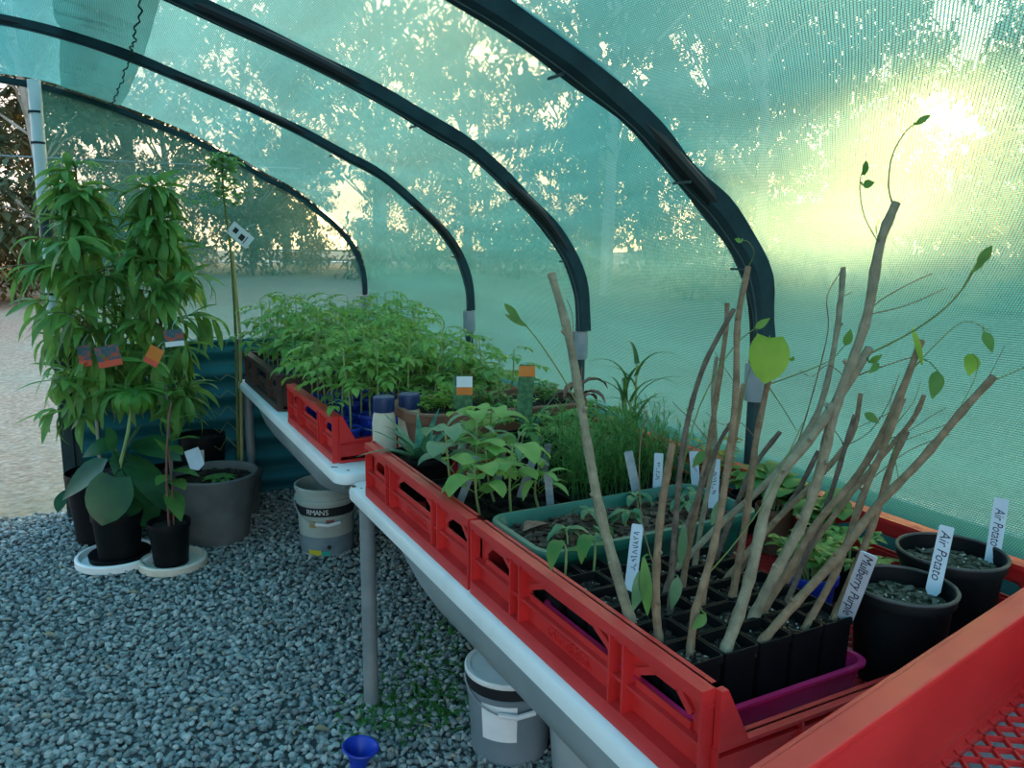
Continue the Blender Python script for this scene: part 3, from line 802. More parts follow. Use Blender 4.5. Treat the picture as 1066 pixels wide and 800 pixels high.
# each cutting: base-to-tip line in the photograph, width at base and tip, lean away from the camera, bark, extras
CUT = [
 ('S1', [(658,652),(640,590),(622,520),(606,430),(592,350),(574,285)], 15, 10, .10, 'barkg', 'thick grey cutting leaning left, tallest on the left of the pots'),
 ('S2', [(686,668),(683,632),(684,580),(690,520),(700,462)], 12, 9, .05, 'bark', 'short brown cutting with flat sawn top beside the green planter'),
 ('S3', [(698,636),(700,590),(704,537),(709,481),(718,429),(735,376),(764,322)], 9, 6, .08, 'barkd', 'slim dark cutting curving right in front of the green planter'),
 ('S4', [(718,680),(724,636),(736,596),(748,545),(758,480),(766,410),(768,335),(779,278)], 11, 8, .10, 'bark', 'tall brown cutting with a green side shoot low on its stem'),
 ('S5', [(722,625),(727,560),(737,485),(745,420),(755,350),(757,316)], 9, 6, .06, 'bark', 'thin upright cutting ending beside the nearest hoop'),
 ('S6', [(737,640),(742,590),(752,530),(764,460),(774,400)], 9, 6, .05, 'bark', 'thin brown cutting carrying the large bright heart-shaped leaf'),
 ('S7', [(758,634),(768,584),(778,528),(786,465),(798,405),(806,372)], 11, 7, .05, 'bark', 'straight brown cutting in front of the grey hoop tape'),
 ('S8', [(754,680),(769,640),(783,592),(797,530),(812,495),(840,461),(864,428),(905,363)], 16, 12, .10, 'barkg', 'thickest pale cutting, bent to the right halfway up'),
 ('S9', [(790,672),(828,628),(872,580),(912,528),(960,478),(1000,430),(1034,393)], 12, 10, .12, 'bark', 'long cutting leaning far right over the black pots'),
 ('S10', [(788,644),(824,588),(850,545),(895,492),(930,428),(959,355)], 10, 9, .08, 'bark', 'brown cutting leaning right with a plain cut end against the net'),
 ('S11', [(816,660),(830,600),(843,545),(855,485),(868,430),(885,382),(903,328),(916,255),(933,211)], 14, 11, -.04, 'barkg', 'tallest mulberry cutting, reaching up towards the sun glow'),
 ('S12', [(812,634),(834,585),(862,520),(880,465),(890,432)], 8, 6, .05, 'barkd', 'short dark cutting between the two tall leaning stems'),
 ('S13', [(840,652),(872,592),(900,512),(918,470),(940,415)], 10, 8, .06, 'bark', 'brown cutting crossing in front of the blue pot'),
 ('S14', [(868,644),(892,588),(912,536),(930,478),(944,450)], 10, 8, .05, 'bark', 'cutting in the corner pot beside the written label'),
 ('S15', [(784,600),(800,548),(818,500),(840,450),(858,410),(872,340),(878,279)], 9, 7, .10, 'barkg', 'slender upright cutting with a wiry dark twig beside it'),
 ('S17', [(700,622),(716,560),(735,500),(752,455),(770,430)], 8, 5, .05, 'barkd', 'thin dark cutting crossing low in front of the green planter end'),
 ('S18', [(836,618),(846,560),(868,500),(886,455),(896,410)], 9, 6, .05, 'bark', 'slim brown cutting behind the tallest stem'),
 ('S19', [(772,604),(778,550),(790,490),(812,450)], 8, 6, .05, 'barkd', 'short dark cutting at the back of the block near the blue pot'),
 ('S20', [(742,604),(744,540),(748,470),(742,410),(746,372)], 7, 5, .05, 'barkg', 'thin pale cutting standing upright behind the fork of sticks'),
 ('S21', [(848,628),(878,560),(915,490),(948,440),(962,412)], 8, 6, .06, 'bark', 'thin brown cutting leaning right behind the handwritten label'),
 ('S16', [(788,620),(804,576),(832,520),(852,470)], 8, 6, .04, 'barkd', 'thin short cutting at the back of the pot block'),
]
# twigs: owner, pixel line, width, material
TW = [
 ('S20', [(747,470),(722,440),(706,425),(700,418)], 2.2, 'twigb'), ('S18', [(880,470),(905,450),(925,420),(936,390)], 2.2, 'twigb'), ('S7', [(788,455),(770,440),(752,442),(735,430)], 2.2, 'twigb'),
 ('S4', [(766,400),(752,380),(744,366)], 2.2, 'twigb'), ('S10', [(912,460),(940,452),(972,432),(985,425)], 2.2, 'twigb'), ('S13', [(925,450),(950,420),(958,398)], 2.2, 'twig'), ('S21', [(930,465),(965,450),(990,440)], 2.0, 'twigb'),
 ('S9', [(985,448),(1010,405),(1018,380),(1012,368)], 2.2, 'twig'), ('S11', [(880,395),(862,380),(846,392),(832,386)], 2.2, 'twigb'),
 ('S1', [(607,428),(585,392),(558,352),(537,328),(528,319)], 3.2, 'twig'), ('S1', [(599,410),(598,370),(596,330),(590,312)], 2.6, 'twigb'),
 ('S11', [(931,214),(925,195),(929,162),(944,136),(964,122)], 3.4, 'twig'), ('S11', [(912,256),(900,226),(895,192),(900,173)], 2.6, 'twig'), ('S11', [(911,256),(912,240),(915,229)], 2.0, 'twig'),
 ('S8', [(904,371),(952,344),(993,312),(1019,273),(1030,258)], 4.6, 'twig'),
 ('S11', [(902,329),(915,314),(944,297),(970,285)], 2.8, 'twigb'), ('S11', [(903,326),(944,318),(985,300)], 2.8, 'twigb'),
 ('S10', [(950,398),(968,365),(1003,335),(1032,346)], 2.6, 'twig'), ('S9', [(1028,398),(1045,392),(1070,381)], 3.2, 'twig'),
 ('S9', [(1022,404),(1036,380),(1046,360)], 2.2, 'twigb'),
 ('S3', [(708,500),(728,424),(764,361),(798,335)], 3.4, 'twig'), ('S6', [(765,455),(774,410),(786,370),(801,353)], 2.6, 'twig'),
 ('S4', [(778,280),(785,264),(779,252),(770,250)], 2.6, 'twig'), ('S4', [(735,600),(768,562),(800,515),(836,440)], 3.4, 'twig'),
 ('S15', [(833,462),(846,410),(862,345),(861,308),(879,278)], 3.2, 'twigb'), ('S15', [(862,340),(872,315),(887,304)], 2.2, 'twigb'),
 ('S7', [(803,402),(840,386),(866,374),(883,355)], 2.8, 'twig'), ('S7', [(800,400),(815,425),(830,450)], 2.4, 'twig'),
 ('S8', [(872,418),(884,396),(930,378),(950,372)], 3.4, 'twigb'), ('S13', [(905,500),(945,470),(990,452)], 2.4, 'twigb'),
 ('S5', [(740,460),(700,470),(676,440),(672,425)], 2.2, 'twigb'), ('S2', [(684,600),(668,540),(666,470),(674,427)], 3.0, 'twigb'),
 ('S10', [(930,430),(905,440),(880,450)], 2.0, 'twigb'), ('S12', [(880,465),(862,440),(845,436)], 2.0, 'twigb'), ('S9', [(935,505),(926,440),(930,400)], 2.0, 'twig'),
]
# leaves: owner, base pixel, tip pixel, width px, material
LV = [
 ('S6', (801,352), (798,397), 43, 'lime', 'heart'), ('S3', (786,342), (801,332), 8, 'mul', 'ovate'), ('S11', (900,182), (902,168), 7, 'mul', 'lance'), ('S11', (898,193), (910,190), 9, 'mul', 'ovate'),
 ('S11', (952,130), (968,120), 7, 'mul', 'lance'), ('S8', (1017,276), (1033,257), 11, 'mul', 'lance'), ('S8', (1012,284), (1028,266), 7, 'mul', 'lance'),
 ('S1', (540,332), (526,317), 8, 'mul', 'lance'), ('S1', (548,340), (527,328), 6, 'mul', 'lance'), ('S10', (1024,345), (1034,366), 12, 'mul', 'ovate'), ('S10', (1012,368), (1010,390), 18, 'lime', 'ovate'),
 ('S10', (976,386), (972,414), 17, 'mul', 'ovate'), ('S10', (960,380), (952,342), 7, 'lime', 'lance'), ('S7', (880,360), (886,344), 10, 'mul', 'ovate'), ('S9', (915,378), (906,388), 8, 'mul', 'ovate'),
 ('S4', (772,252), (766,249), 5, 'mul', 'lance'), ('S6', (733,470), (722,486), 10, 'mul', 'ovate'), ('S8', (823,376), (826,372), 6, 'mul', 'ovate'), ('S8', (905,378), (918,370), 7, 'mul', 'ovate'), ('S13', (900,430), (915,440), 9, 'mul', 'ovate'),
 ('S2', (671,590), (660,636), 16, 'wilt', 'ovate'), ('S2', (670,580), (675,640), 13, 'mul', 'lance'), ('S3', (706,600), (700,634), 13, 'wilt', 'ovate'), ('S3', (712,545), (709,590), 10, 'wilt', 'lance'), ('S4', (735,640), (722,655), 12, 'mul', 'ovate'), ('S6', (750,520), (742,546), 10, 'wilt', 'lance'),
]
def cuttings():
    pots = {}
    sidx = {}
    for c in sorted(CUT, key=lambda c: -(643 if c[0] == 'S11' else c[1][0][1])):   # front row first
        b = at(*c[1][0], z=GZ + PH - .012)
        best = min(((i, j) for i in range(5) for j in range(5) if (i, j) not in sidx.values()), key=lambda ij: (GX + PW * ij[0] - b.x) ** 2 + (GY + PW * ij[1] - b.y) ** 2)
        sidx[c[0]] = best
    inv = {v: k for k, v in sidx.items()}
    D = {c[0]: c for c in CUT}
    pm = MB(); sq_pot(pm, PW - .002, PH, .058); pmesh = None
    for i in range(5):
        for j in range(5):
            loc = V((GX + PW * i, GY + PW * j, GZ + .0))
            key = inv.get((i, j))
            if key: t = thing('mulberry_cutting', D[key][6], 'plant', loc, group='mulberry cuttings in square pots')
            else: t = thing('square_pot', 'square black tube pot without a cutting, in the magenta tray', 'pot', loc, group='bare square pots in the magenta tray')
            if pmesh is None: po = pm.build('pot', M['black'], t); pmesh = po.data
            else: po = bpy.data.objects.new('pot', pmesh); COL.objects.link(po); po.parent = t
            so_ = soil_disc(PW / 2 - .007, PH - .016, M['soil'], t, True, seed=i * 7 + j)
            chips_on(so_, PW / 2 - .012, PH - .014, 14, M['barksoil' if (i + j) % 3 else 'chip'], i * 9 + j, size=.0035)
            chips_on(so_, PW / 2 - .012, PH - .013, 5, M['perlite'], i * 19 + j, size=.0014).name = 'perlite'
            if not key: continue
            name, line, w0, w1, lean, bk, _ = D[key]
            b = at(*line[0], z=GZ + PH - .012)
            # keep the foot inside its own pot
            bx = min(max(b.x, loc.x - .024), loc.x + .024); by = min(max(b.y, loc.y - .024), loc.y + .024)
            b2 = V((bx, by, GZ + PH - .012))
            d0 = depth(b2); pts = pxline(line, d0, d0 + lean)
            shift = b2 - pts[0]
            n_ = len(pts); pts = [p + shift * max(0, 1 - q / 2.5) for q, p in enumerate(pts)]
            pts = [pts[0] - (pts[1] - pts[0]).normalized() * .02] + pts
            mb = MB(); s = d0 / F / 2 * .80
            wood(mb, [p - loc for p in pts], w0 * s, w1 * s * 1.05, hash(name) % 97 if False else ord(name[-1]) + len(name), 10)
            # sawn knots
            rr = random.Random(ord(name[-1]))
            for q in range(2, n_):
                p = pts[q] - loc; dirn = V((rr.uniform(-1, 1), rr.uniform(-1, 1), .8)).normalized()
                mb.tube([p, p + dirn * (w0 * s * 1.7)], [w0 * s * .55, w0 * s * .35], 7)
            mb.build('stem', M[bk], t)
            twp = []
            for ow, pl, w, mk in TW:
                if ow != name: continue
                # depth of the stem at the twig's first pixel
                def dist(q): 
                    v = q - EYE; dd = v.dot(FW); return (533 + F * v.dot(RT) / dd - pl[0][0]) ** 2 + (400 - F * v.dot(UP) / dd - pl[0][1]) ** 2
                cand = [pts[a].lerp(pts[a + 1], f / 8) for a in range(1, len(pts) - 1) for f in range(9)]
                q = min(cand, key=dist); dq = depth(q)
                tp = pxline(pl, dq, dq + rr.uniform(-.06, .06)); tp[0] = q; twp += [tp[a].lerp(tp[a + 1], f / 6) for a in range(len(tp) - 1) for f in range(7)]
                tb = MB(); wood(tb, [p - loc for p in tp], w * s * .62, w * s * .40, ord(mk[0]), 6, 4); tb.build('twig', M[mk], t)
            lm = {}
            for ow, a, b_, w, mk, shp in LV:
                if ow != name: continue
                def dist(q):
                    v = q - EYE; dd = v.dot(FW); return (533 + F * v.dot(RT) / dd - a[0]) ** 2 + (400 - F * v.dot(UP) / dd - a[1]) ** 2
                q = min(twp + [pts[c_].lerp(pts[c_ + 1], f / 8) for c_ in range(1, len(pts) - 1) for f in range(9)], key=dist)
                dq = depth(q) - .012
                p0, p1 = at(*a, D=dq), at(*b_, D=dq - .01)
                L = (p1 - p0).length
                mb = lm.setdefault((mk, len(lm)), MB())
                dv = (p1 - p0).normalized()
                mb.leaf(p0 - loc, dv, L * 1.05, w * dq / F, .25, up=-(FW - dv * FW.dot(dv)), seg=6, fold=.18, shape=shp)
                # little stalk from the stem
                st = q - loc
                if (p0 - q).length > .006 and (p0 - q).length < .035: mb.tube([st, st.lerp(p0 - loc, .5) + V((0, 0, .004)), p0 - loc], .0012, 4)
            for (mk, _n), mb in lm.items(): mb.build('leaf', LF[mk], t)
cuttings()

# ------------------------------------------------------------------ written plant labels
def scribble(parent, T, length, height, mtl, seed):
    rr = random.Random(seed); m = MB(); x = -length / 2
    while x < length / 2:
        w = rr.uniform(.35, .6) * height; pts = []
        for k in range(4): pts.append(T @ V((x + w * k / 3, height * (rr.uniform(-.5, .5) if k % 2 else rr.choice((-.5, .5)) * rr.uniform(.6, 1)), 0)))
        m.tube(pts, .0008, 4); x += w + rr.uniform(.1, .35) * height
    return m.build('handwriting', mtl, parent)
def plant_label(label, top, bot, width, word=None, size=.02, mtl='tagw', face=None, sink=.03, group=None, shear=.25, notch=False, ink='ink', txtlen=.8, cat='plant label'):
    top, bot = V(top), V(bot); d = (top - bot); L = d.length; d.normalize()
    face = V(face) if face is not None else (EYE - (top + bot) / 2)
    face = (face - d * face.dot(d)).normalized(); x = d.cross(face).normalized()     # x to the viewer's right
    base = bot - d * sink
    t = thing('plant_label', label, cat, base, group=group)
    T = frame((0, 0, 0), x, d)      # local x right, y up the label, z towards the viewer
    m = MB(); h = L + sink; w = width / 2; th = .0009
    out = [(-w, .02), (0, 0), (w, .02), (w, h - .002), (w - .002, h), (-w + .002, h), (-w, h - .002)]
    k = len(out)
    m.add([T @ V((a, b, th)) for a, b in out] + [T @ V((a, b, -th)) for a, b in out], [tuple(range(k)), tuple(range(2*k-1, k-1, -1))] + [((i+1) % k, i, i + k, (i+1) % k + k) for i in range(k)])
    m.build('stake', M[mtl], t, smooth=False)
    if word:
        # writing runs down the label, letters' tops to the right
        c = sink + L * .52
        TT = T @ Mx.Translation((0, c, th + .0002)) @ Mx.Rotation(-pi / 2, 4, 'Z')
        if word == '~': scribble(t, TT, L * txtlen, size, M[ink], int(top.x * 1000))
        else: text_mesh(word, size, 'lettering', M[ink], t, TT, .0002, shear, width=L * txtlen)
    return t
plant_label('white label reading Mulberry Purple in the corner pot of the cuttings', at(905, 577, D=1.21), at(880, 643, D=depth(at(880, 643, z=GZ + PH - .005))), .0255, 'Mulberry Purple', .021, txtlen=.92, sink=.02)
plant_label('white label reading Air Potato in the nearer black pot', at(986, 548, D=1.38), at(972, 612, D=1.37), .0235, 'Air Potato', .023, txtlen=.80, sink=.025)
plant_label('white label reading Air Potato in the farther black pot', at(1043, 519, D=1.53), at(1033, 582, D=1.52), .025, 'Air Potato', .024, txtlen=.62, sink=.03)
plant_label('pale label with blue handwriting standing before the green planter', at(664, 546, D=1.42), at(657, 606, D=1.40), .021, '~', .011, txtlen=.68, sink=.05)

# ------------------------------------------------------------------ the two air potato pots
def big_black_pot(label, cx, cy, r, h, zb, soilm, seed, r2=None):
    t = thing('round_pot', label, 'pot', (cx, cy, zb))
    m = MB(); round_pot(m, r, h, r2 or r * .80, .018, 48, .0035); m.build('pot', M['black'], t)
    rm = MB()
    ring = [V((r * cos(a * pi / 24), r * sin(a * pi / 24), h)) for a in range(49)]
    rm.tube(ring, .0036, 8, cap=False); rm.build('rim', M['rim'], t)
    so_ = soil_disc(r - .008, h - .028, soilm, t, False, seed)
    chips_on(so_, r - .02, h - .026, 90, M['mosschip'], seed, False, .006)
    chips_on(so_, r - .02, h - .025, 26, M['perlite'], seed + 5, False, .0025).name = 'perlite'
    return t
big_black_pot('round black pot of mossy soil, nearer of the two labelled pots', 1.185, .815, .083, .165, CZ + .022, M['mosssoil'], 3, .068)
big_black_pot('round black pot of pale soil, against the red crate wall', 1.405, .875, .094, .165, CZ + .022, M['mosssoil'], 4, .076)

# ------------------------------------------------------------------ green planter
def green_tub():
    c = (at(522, 543, z=.90) + at(560, 585, z=.90) + at(768, 545, z=.90) + at(725, 510, z=.90)) / 4
    t = thing('planter_box', 'dark green rectangular planter of bark mulch with wilted seedlings', 'planter', (1.005, 1.365, CZ + .02), R(0.5))
    hx, hy, h = .285, .125, .150; m = MB()
    m.loops([rrect(hx - .045, hy - .035, .03, 0), rrect(hx - .018, hy - .016, .04, h - .028), rrect(hx - .010, hy - .008, .04, h - .026), rrect(hx, hy, .045, h - .022), rrect(hx + .003, hy + .003, .047, h - .010), rrect(hx, hy, .045, h), rrect(hx - .010, hy - .010, .038, h + .001), rrect(hx - .016, hy - .016, .034, h - .006), rrect(hx - .028, hy - .026, .03, h - .07)], cap1=False)
    m.build('box', M['gtub'], t)
    so_ = soil_disc(1, h - .026, M['barksoil'], t, True, 9, sx=hx - .022, sy=hy - .020)
    chips_on(so_, 1, h - .022, 330, M['chip'], 4, True, .009, hx - .03, hy - .028)['kind'] = 'stuff'
    chips_on(so_, 1, h - .022, 200, M['barksoil'], 14, True, .011, hx - .03, hy - .028).name = 'dark_chips'
    # a dry brown leaf in the corner
    d = MB(); d.leaf(V((-.24, .035, h - .012)), V((1, .35, .1)), .09, .03, .5, seg=5, fold=.4, shape='lance'); d.leaf(V((-.23, .05, h - .015)), V((.8, .5, .2)), .06, .025, .7, seg=5, fold=.4)
    d.build('dry_leaf', M['dead'], t)
    rr = random.Random(8)
    spots = [(-.185, -.055, 'small wilted seedling at the left front of the green planter'), (-.115, -.065, 'curled wilted seedling left of the middle of the green planter'), (-.02, -.02, 'bushy wilted seedling in the middle of the green planter'),
             (.08, .06, 'drooping seedling at the back of the green planter'), (.15, .0, 'pale curled seedling right of the middle of the green planter'), (.225, .045, 'limp seedling at the right end of the green planter'), (-.08, .055, 'tiny seedling at the back left of the green planter')]
    for x, y, l in spots:
        w = t.matrix_world if False else Mx.Translation(t.location) @ Mx.Rotation(R(.5), 4, 'Z')
        p = w @ V((x, y, h - .026))
        s = thing('seedling', l, 'seedling', p, rr.uniform(0, 6), group='wilted seedlings in the green planter')
        st = MB(); st.tube([V((0, 0, -.008)), V((.006, 0, .018)), V((.018, 0, .034)), V((.03, .004, .036))], [.0024, .0016], 6); st.build('stem', M['stemg'], s)
        lf = MB()
        for k in range(7):
            a = rr.uniform(0, 2 * pi); b = V((.012 + .012 * rr.random(), 0, .020 + .014 * rr.random()))
            lf.leaf(b, V((cos(a), sin(a), .5)), rr.uniform(.035, .062), rr.uniform(.017, .027), rr.uniform(1.5, 2.5), seg=5, fold=rr.uniform(.2, .6), shape='ovate')
        lf.build('leaves', LF['wilt'], s)
green_tub()

# ------------------------------------------------------------------ generic seedlings and pots
def stalk(pts, r0, r1, mtl, parent, name='stem', n=7):
    m = MB(); wood(m, pts, r0, r1, 3, n, 3); return m.build(name, mtl, parent)

def tomato_proto(seed, h, potm, leafm, pot=True, potw=.085, poth=.10):
    rr = random.Random(seed); t = thing('tomato_seedling', 'x', 'seedling')
    if pot:
        m = MB(); round_pot(m, potw / 2, poth, potw * .36, .014, 14, .003); m.build('pot', potm, t)
        soil_disc(potw / 2 - .005, poth - .014, M['soil'], t, False, seed)
    top = V((rr.uniform(-.04, .04), rr.uniform(-.04, .04), poth + h))
    pts = [V((0, 0, poth - .03)), V((top.x * .2, top.y * .1, poth + h * .35)), V((top.x * .6, top.y * .7, poth + h * .7)), top]
    stalk(pts, .0036, .002, M['stemg'], t)
    lf = MB(); nl = 9
    for k in range(nl):
        f = .34 + .66 * k / (nl - 1); p = V(pts[1]).lerp(top, max(0, (f - .35) / .65)); a = k * 2.4 + rr.uniform(-.4, .4)
        L = (.10 + .05 * rr.random()) * (1 - .35 * max(0, f - .7) / .3)
        d = V((cos(a), sin(a), .55)).normalized(); q = p; prev = p
        side = V((-sin(a), cos(a), 0))
        for i in range(4):
            d = (d + V((0, 0, -.22))).normalized(); prev = q; q = q + d * (L / 4)
            lf.tube([prev, q], [.0012, .001], 3, cap=False)
            if i >= 1:
                for s_ in (-1, 1):
                    lf.leaf(q, (side * s_ + d * .55 + V((0, 0, .1))), L * rr.uniform(.30, .44), L * .2, rr.uniform(.7, 1.5), seg=3, fold=.25, shape='ovate')
        lf.leaf(q, d, L * .5, L * .26, 1.0, seg=3, fold=.25, shape='ovate')
    lf.build('foliage', leafm, t); return t
def tomatoes():
    rr = random.Random(21)
    A = [tomato_proto(s, .30 + .03 * (s % 3), M['blue'], LF['tomato' if s % 3 else 'tomato2']) for s in (1, 2, 3, 4)]
    B = [tomato_proto(s, .29 + .04 * (s % 2), M['greyblue'], LF['tomato' if s % 2 else 'tomato2']) for s in (11, 12, 13)]
    first = set()
    def put(protos, x, y, z, label, group, sc_=1):
        k = rr.randrange(len(protos)); p = protos[k]
        if p.name in first: o = copy_tree(p)
        else: first.add(p.name); o = p
        o.location = (x, y, z); o.rotation_euler = (0, 0, rr.uniform(0, 6.28)); o.scale = (1, 1, sc_)
        o['label'] = label; o['group'] = group
    for i in range(7):
        for j in range(6):
            x, y = .775 + .108 * i, 2.715 + .114 * j
            put(A, x, y, CZ + .022, 'leggy tomato seedling in a blue pot inside the red crate on the far bathtub', 'tomato seedlings in the red crate', rr.uniform(.8, 1.06) * (1.0 if i < 5 else .78))
    for i in range(6):
        for j in range(7):
            x, y = .785 + .122 * i, 3.67 + .118 * j
            put(B, x, y, CZ + .022, 'leafy tomato seedling inside the dark brown crate at the far end', 'tomato seedlings in the brown crate', rr.uniform(.86, 1.12))
    for p in A + B:
        if p.name not in first:
            for c in list(p.children): bpy.data.objects.remove(c)
            bpy.data.objects.remove(p)
tomatoes()

def bottles():
    for x, y, l in ((.812, 2.45, 'cloudy plastic bottle with navy lid, left of the two between the crates'), (.905, 2.462, 'cloudy plastic bottle with navy lid, right of the two and slightly behind')):
        t = thing('bottle', l, 'bottle', (x, y, TUBZ + .001), group='two navy capped bottles')
        H = .262
        m = MB(); m.lathe([(.034, 0), (.039, .004), (.039, .062), (.0375, .07), (.039, .078), (.039, H - .085), (.036, H - .062), (.031, H - .052), (.031, H - .045)], 28); m.build('body', M['cream'], t)
        c = MB(); c.lathe([(.034, H - .050), (.0345, H - .048), (.0345, H - .004), (.033, H), (.030, H + .0005)], 28)
        for k in range(24):
            a = k * pi / 12; c.box((.0335, -.0015, H - .046), (.0358, .0015, H - .006), 0, Mx.Rotation(a, 4, 'Z'))
        c.build('cap', M['navy'], t)
bottles()

def bromeliad():
    t = thing('bromeliad', 'spiky blue-green bromeliad in a round black pot beside the bottles', 'plant', (.815, 2.125, CZ + .022))
    m = MB(); round_pot(m, .098, .125, .074, .016, 40); m.build('pot', M['black'], t)
    soil_disc(.088, .10, M['soil'], t, False, 2)
    rr = random.Random(4); lf = MB()
    for k in range(17):
        a = k * 2.4; up = .35 + 1.5 * (k / 16); L = .19 - .03 * (k / 16)
        lf.leaf(V((.012 * cos(a), .012 * sin(a), .10)), V((cos(a), sin(a), up)), L * 1.1, .042, 1.1 - .7 * k / 16, seg=6, fold=.3, shape='taper')
    lf.build('leaves', LF['brom'], t)
    plant_label('white stick label in the bromeliad pot', at(402, 470, D=2.30), at(404, 496, D=2.30), .012, sink=.03)
bromeliad()

def beans():
    rr = random.Random(31); proto = {}
    pw = .080; ph = .095
    pm = MB(); sq_pot(pm, pw - .002, ph, .062)
    names = {(0, 0): ('bare', ), }
    desc = {
     (1, 4): 'bean seedling with yellow-green leaves right of the bromeliad',
     (0, 3): 'bean seedling with large limp leaves in the left row of square pots', (1, 3): 'grey-leaved seedling leaning over the red crate edge', (2, 3): 'narrow leaved seedling near the upright grey labels',
     (1, 2): 'bean seedling with one yellowing round leaf low down', (0, 1): 'long stemmed bean seedling with drooping leaf near the red crate rim', (1, 1): 'bean seedling on a single thin pale stem in the near row',
     (2, 1): 'small pointed leaf seedling beside the green planter corner', (2, 4): 'tall broad-leaved bean seedling against the terracotta trough',
    }
    pmesh = None
    for i in range(3):
        for j in range(5):
            loc = V((.79 + .082 * i, 1.575 + .084 * j, CZ + .022))
            key = (i, j)
            t = thing('bean_seedling', desc[key], 'seedling', loc, group='seedlings in square pots by the red crate rim') if key in desc else thing('square_pot', 'square black pot of bare soil among the bean seedlings', 'pot', loc, group='bare square pots among the bean seedlings')
            if pmesh is None: po = pm.build('pot', M['black'], t); pmesh = po.data
            else: po = bpy.data.objects.new('pot', pmesh); COL.objects.link(po); po.parent = t
            soil_disc(pw / 2 - .006, ph - .014, M['soil'], t, True, i * 5 + j)
            if key not in desc: continue
            h = {(1,4): .19, (0,3): .18, (1,3): .19, (2,3): .13, (1,2): .13, (0,1): .12, (1,1): .15, (2,1): .09, (2,4): .20}[key]
            top = V((rr.uniform(-.03, .03), rr.uniform(-.03, .03), ph + h)); base = V((0, 0, ph - .03))
            pts = [base, base.lerp(top, .45) + V((rr.uniform(-.012, .012), rr.uniform(-.012, .012), 0)), top]
            stalk(pts, .0036, .0024, M['stemg'], t)
            narrow = key in ((2, 3), (2, 1), (1, 3)); lf = MB(); n = 10 if narrow else 8
            for k in range(n):
                a = k * 2.4 + rr.uniform(0, .6); f = .45 + .55 * k / n; p = base.lerp(top, f)
                pet = p + V((cos(a), sin(a), .7)) * rr.uniform(.015, .035)
                lf.tube([p, pet], .0011, 4)
                lf.leaf(pet, V((cos(a), sin(a), .35)), rr.uniform(.06, .10), rr.uniform(.015, .024) if narrow else rr.uniform(.045, .068), rr.uniform(.9, 1.9), seg=6, fold=.22, shape='lance' if narrow else 'heart')
            lf.build('leaves', LF['grey' if key in ((1, 3), (0, 3), (2, 3)) else 'bean'], t)
    # grey labels standing among them
    L = [((497, 476), (477, 528)), ((523, 470), (517, 510)), ((552, 484), (540, 522)), ((556, 473), (544, 520)), ((561, 455), (563, 490)), ((571, 462), (566, 500)), ((570, 492), (574, 536)), ((482, 458), (480, 495))]
    nm = ['leaning grey label leftmost of the cluster by the bean seedlings', 'grey label second from the left in the cluster by the bean seedlings', 'long grey label leaning right in front of the black square pot', 'pale grey label crossing behind the long leaning one', 'upright grey label at the back of the cluster', 'tall grey label rightmost at the back of the cluster', 'grey label nearest the green planter, leaning left', 'grey label half hidden by bean leaves']
    for (a, b), n_ in zip(L, nm):
        dd = depth(at(*b, z=CZ + .10)); plant_label(n_, at(*a, D=dd - .01), at(*b, D=dd), .019, mtl='tagg', group='grey plant labels among the bean seedlings', sink=.02)
beans()

def round_seed_pot(label, x, y, r, h, potm, cat='plant', name='potted_plant', zb=None, soilz=.015, n=28, group=None):
    t = thing(name, label, cat, (x, y, CZ + .022 if zb is None else zb), group=group)
    m = MB(); round_pot(m, r, h, r * .76, .016, n); m.build('pot', potm, t)
    soil_disc(r - .007, h - soilz, M['soil'], t, False, int(x * 100)); return t

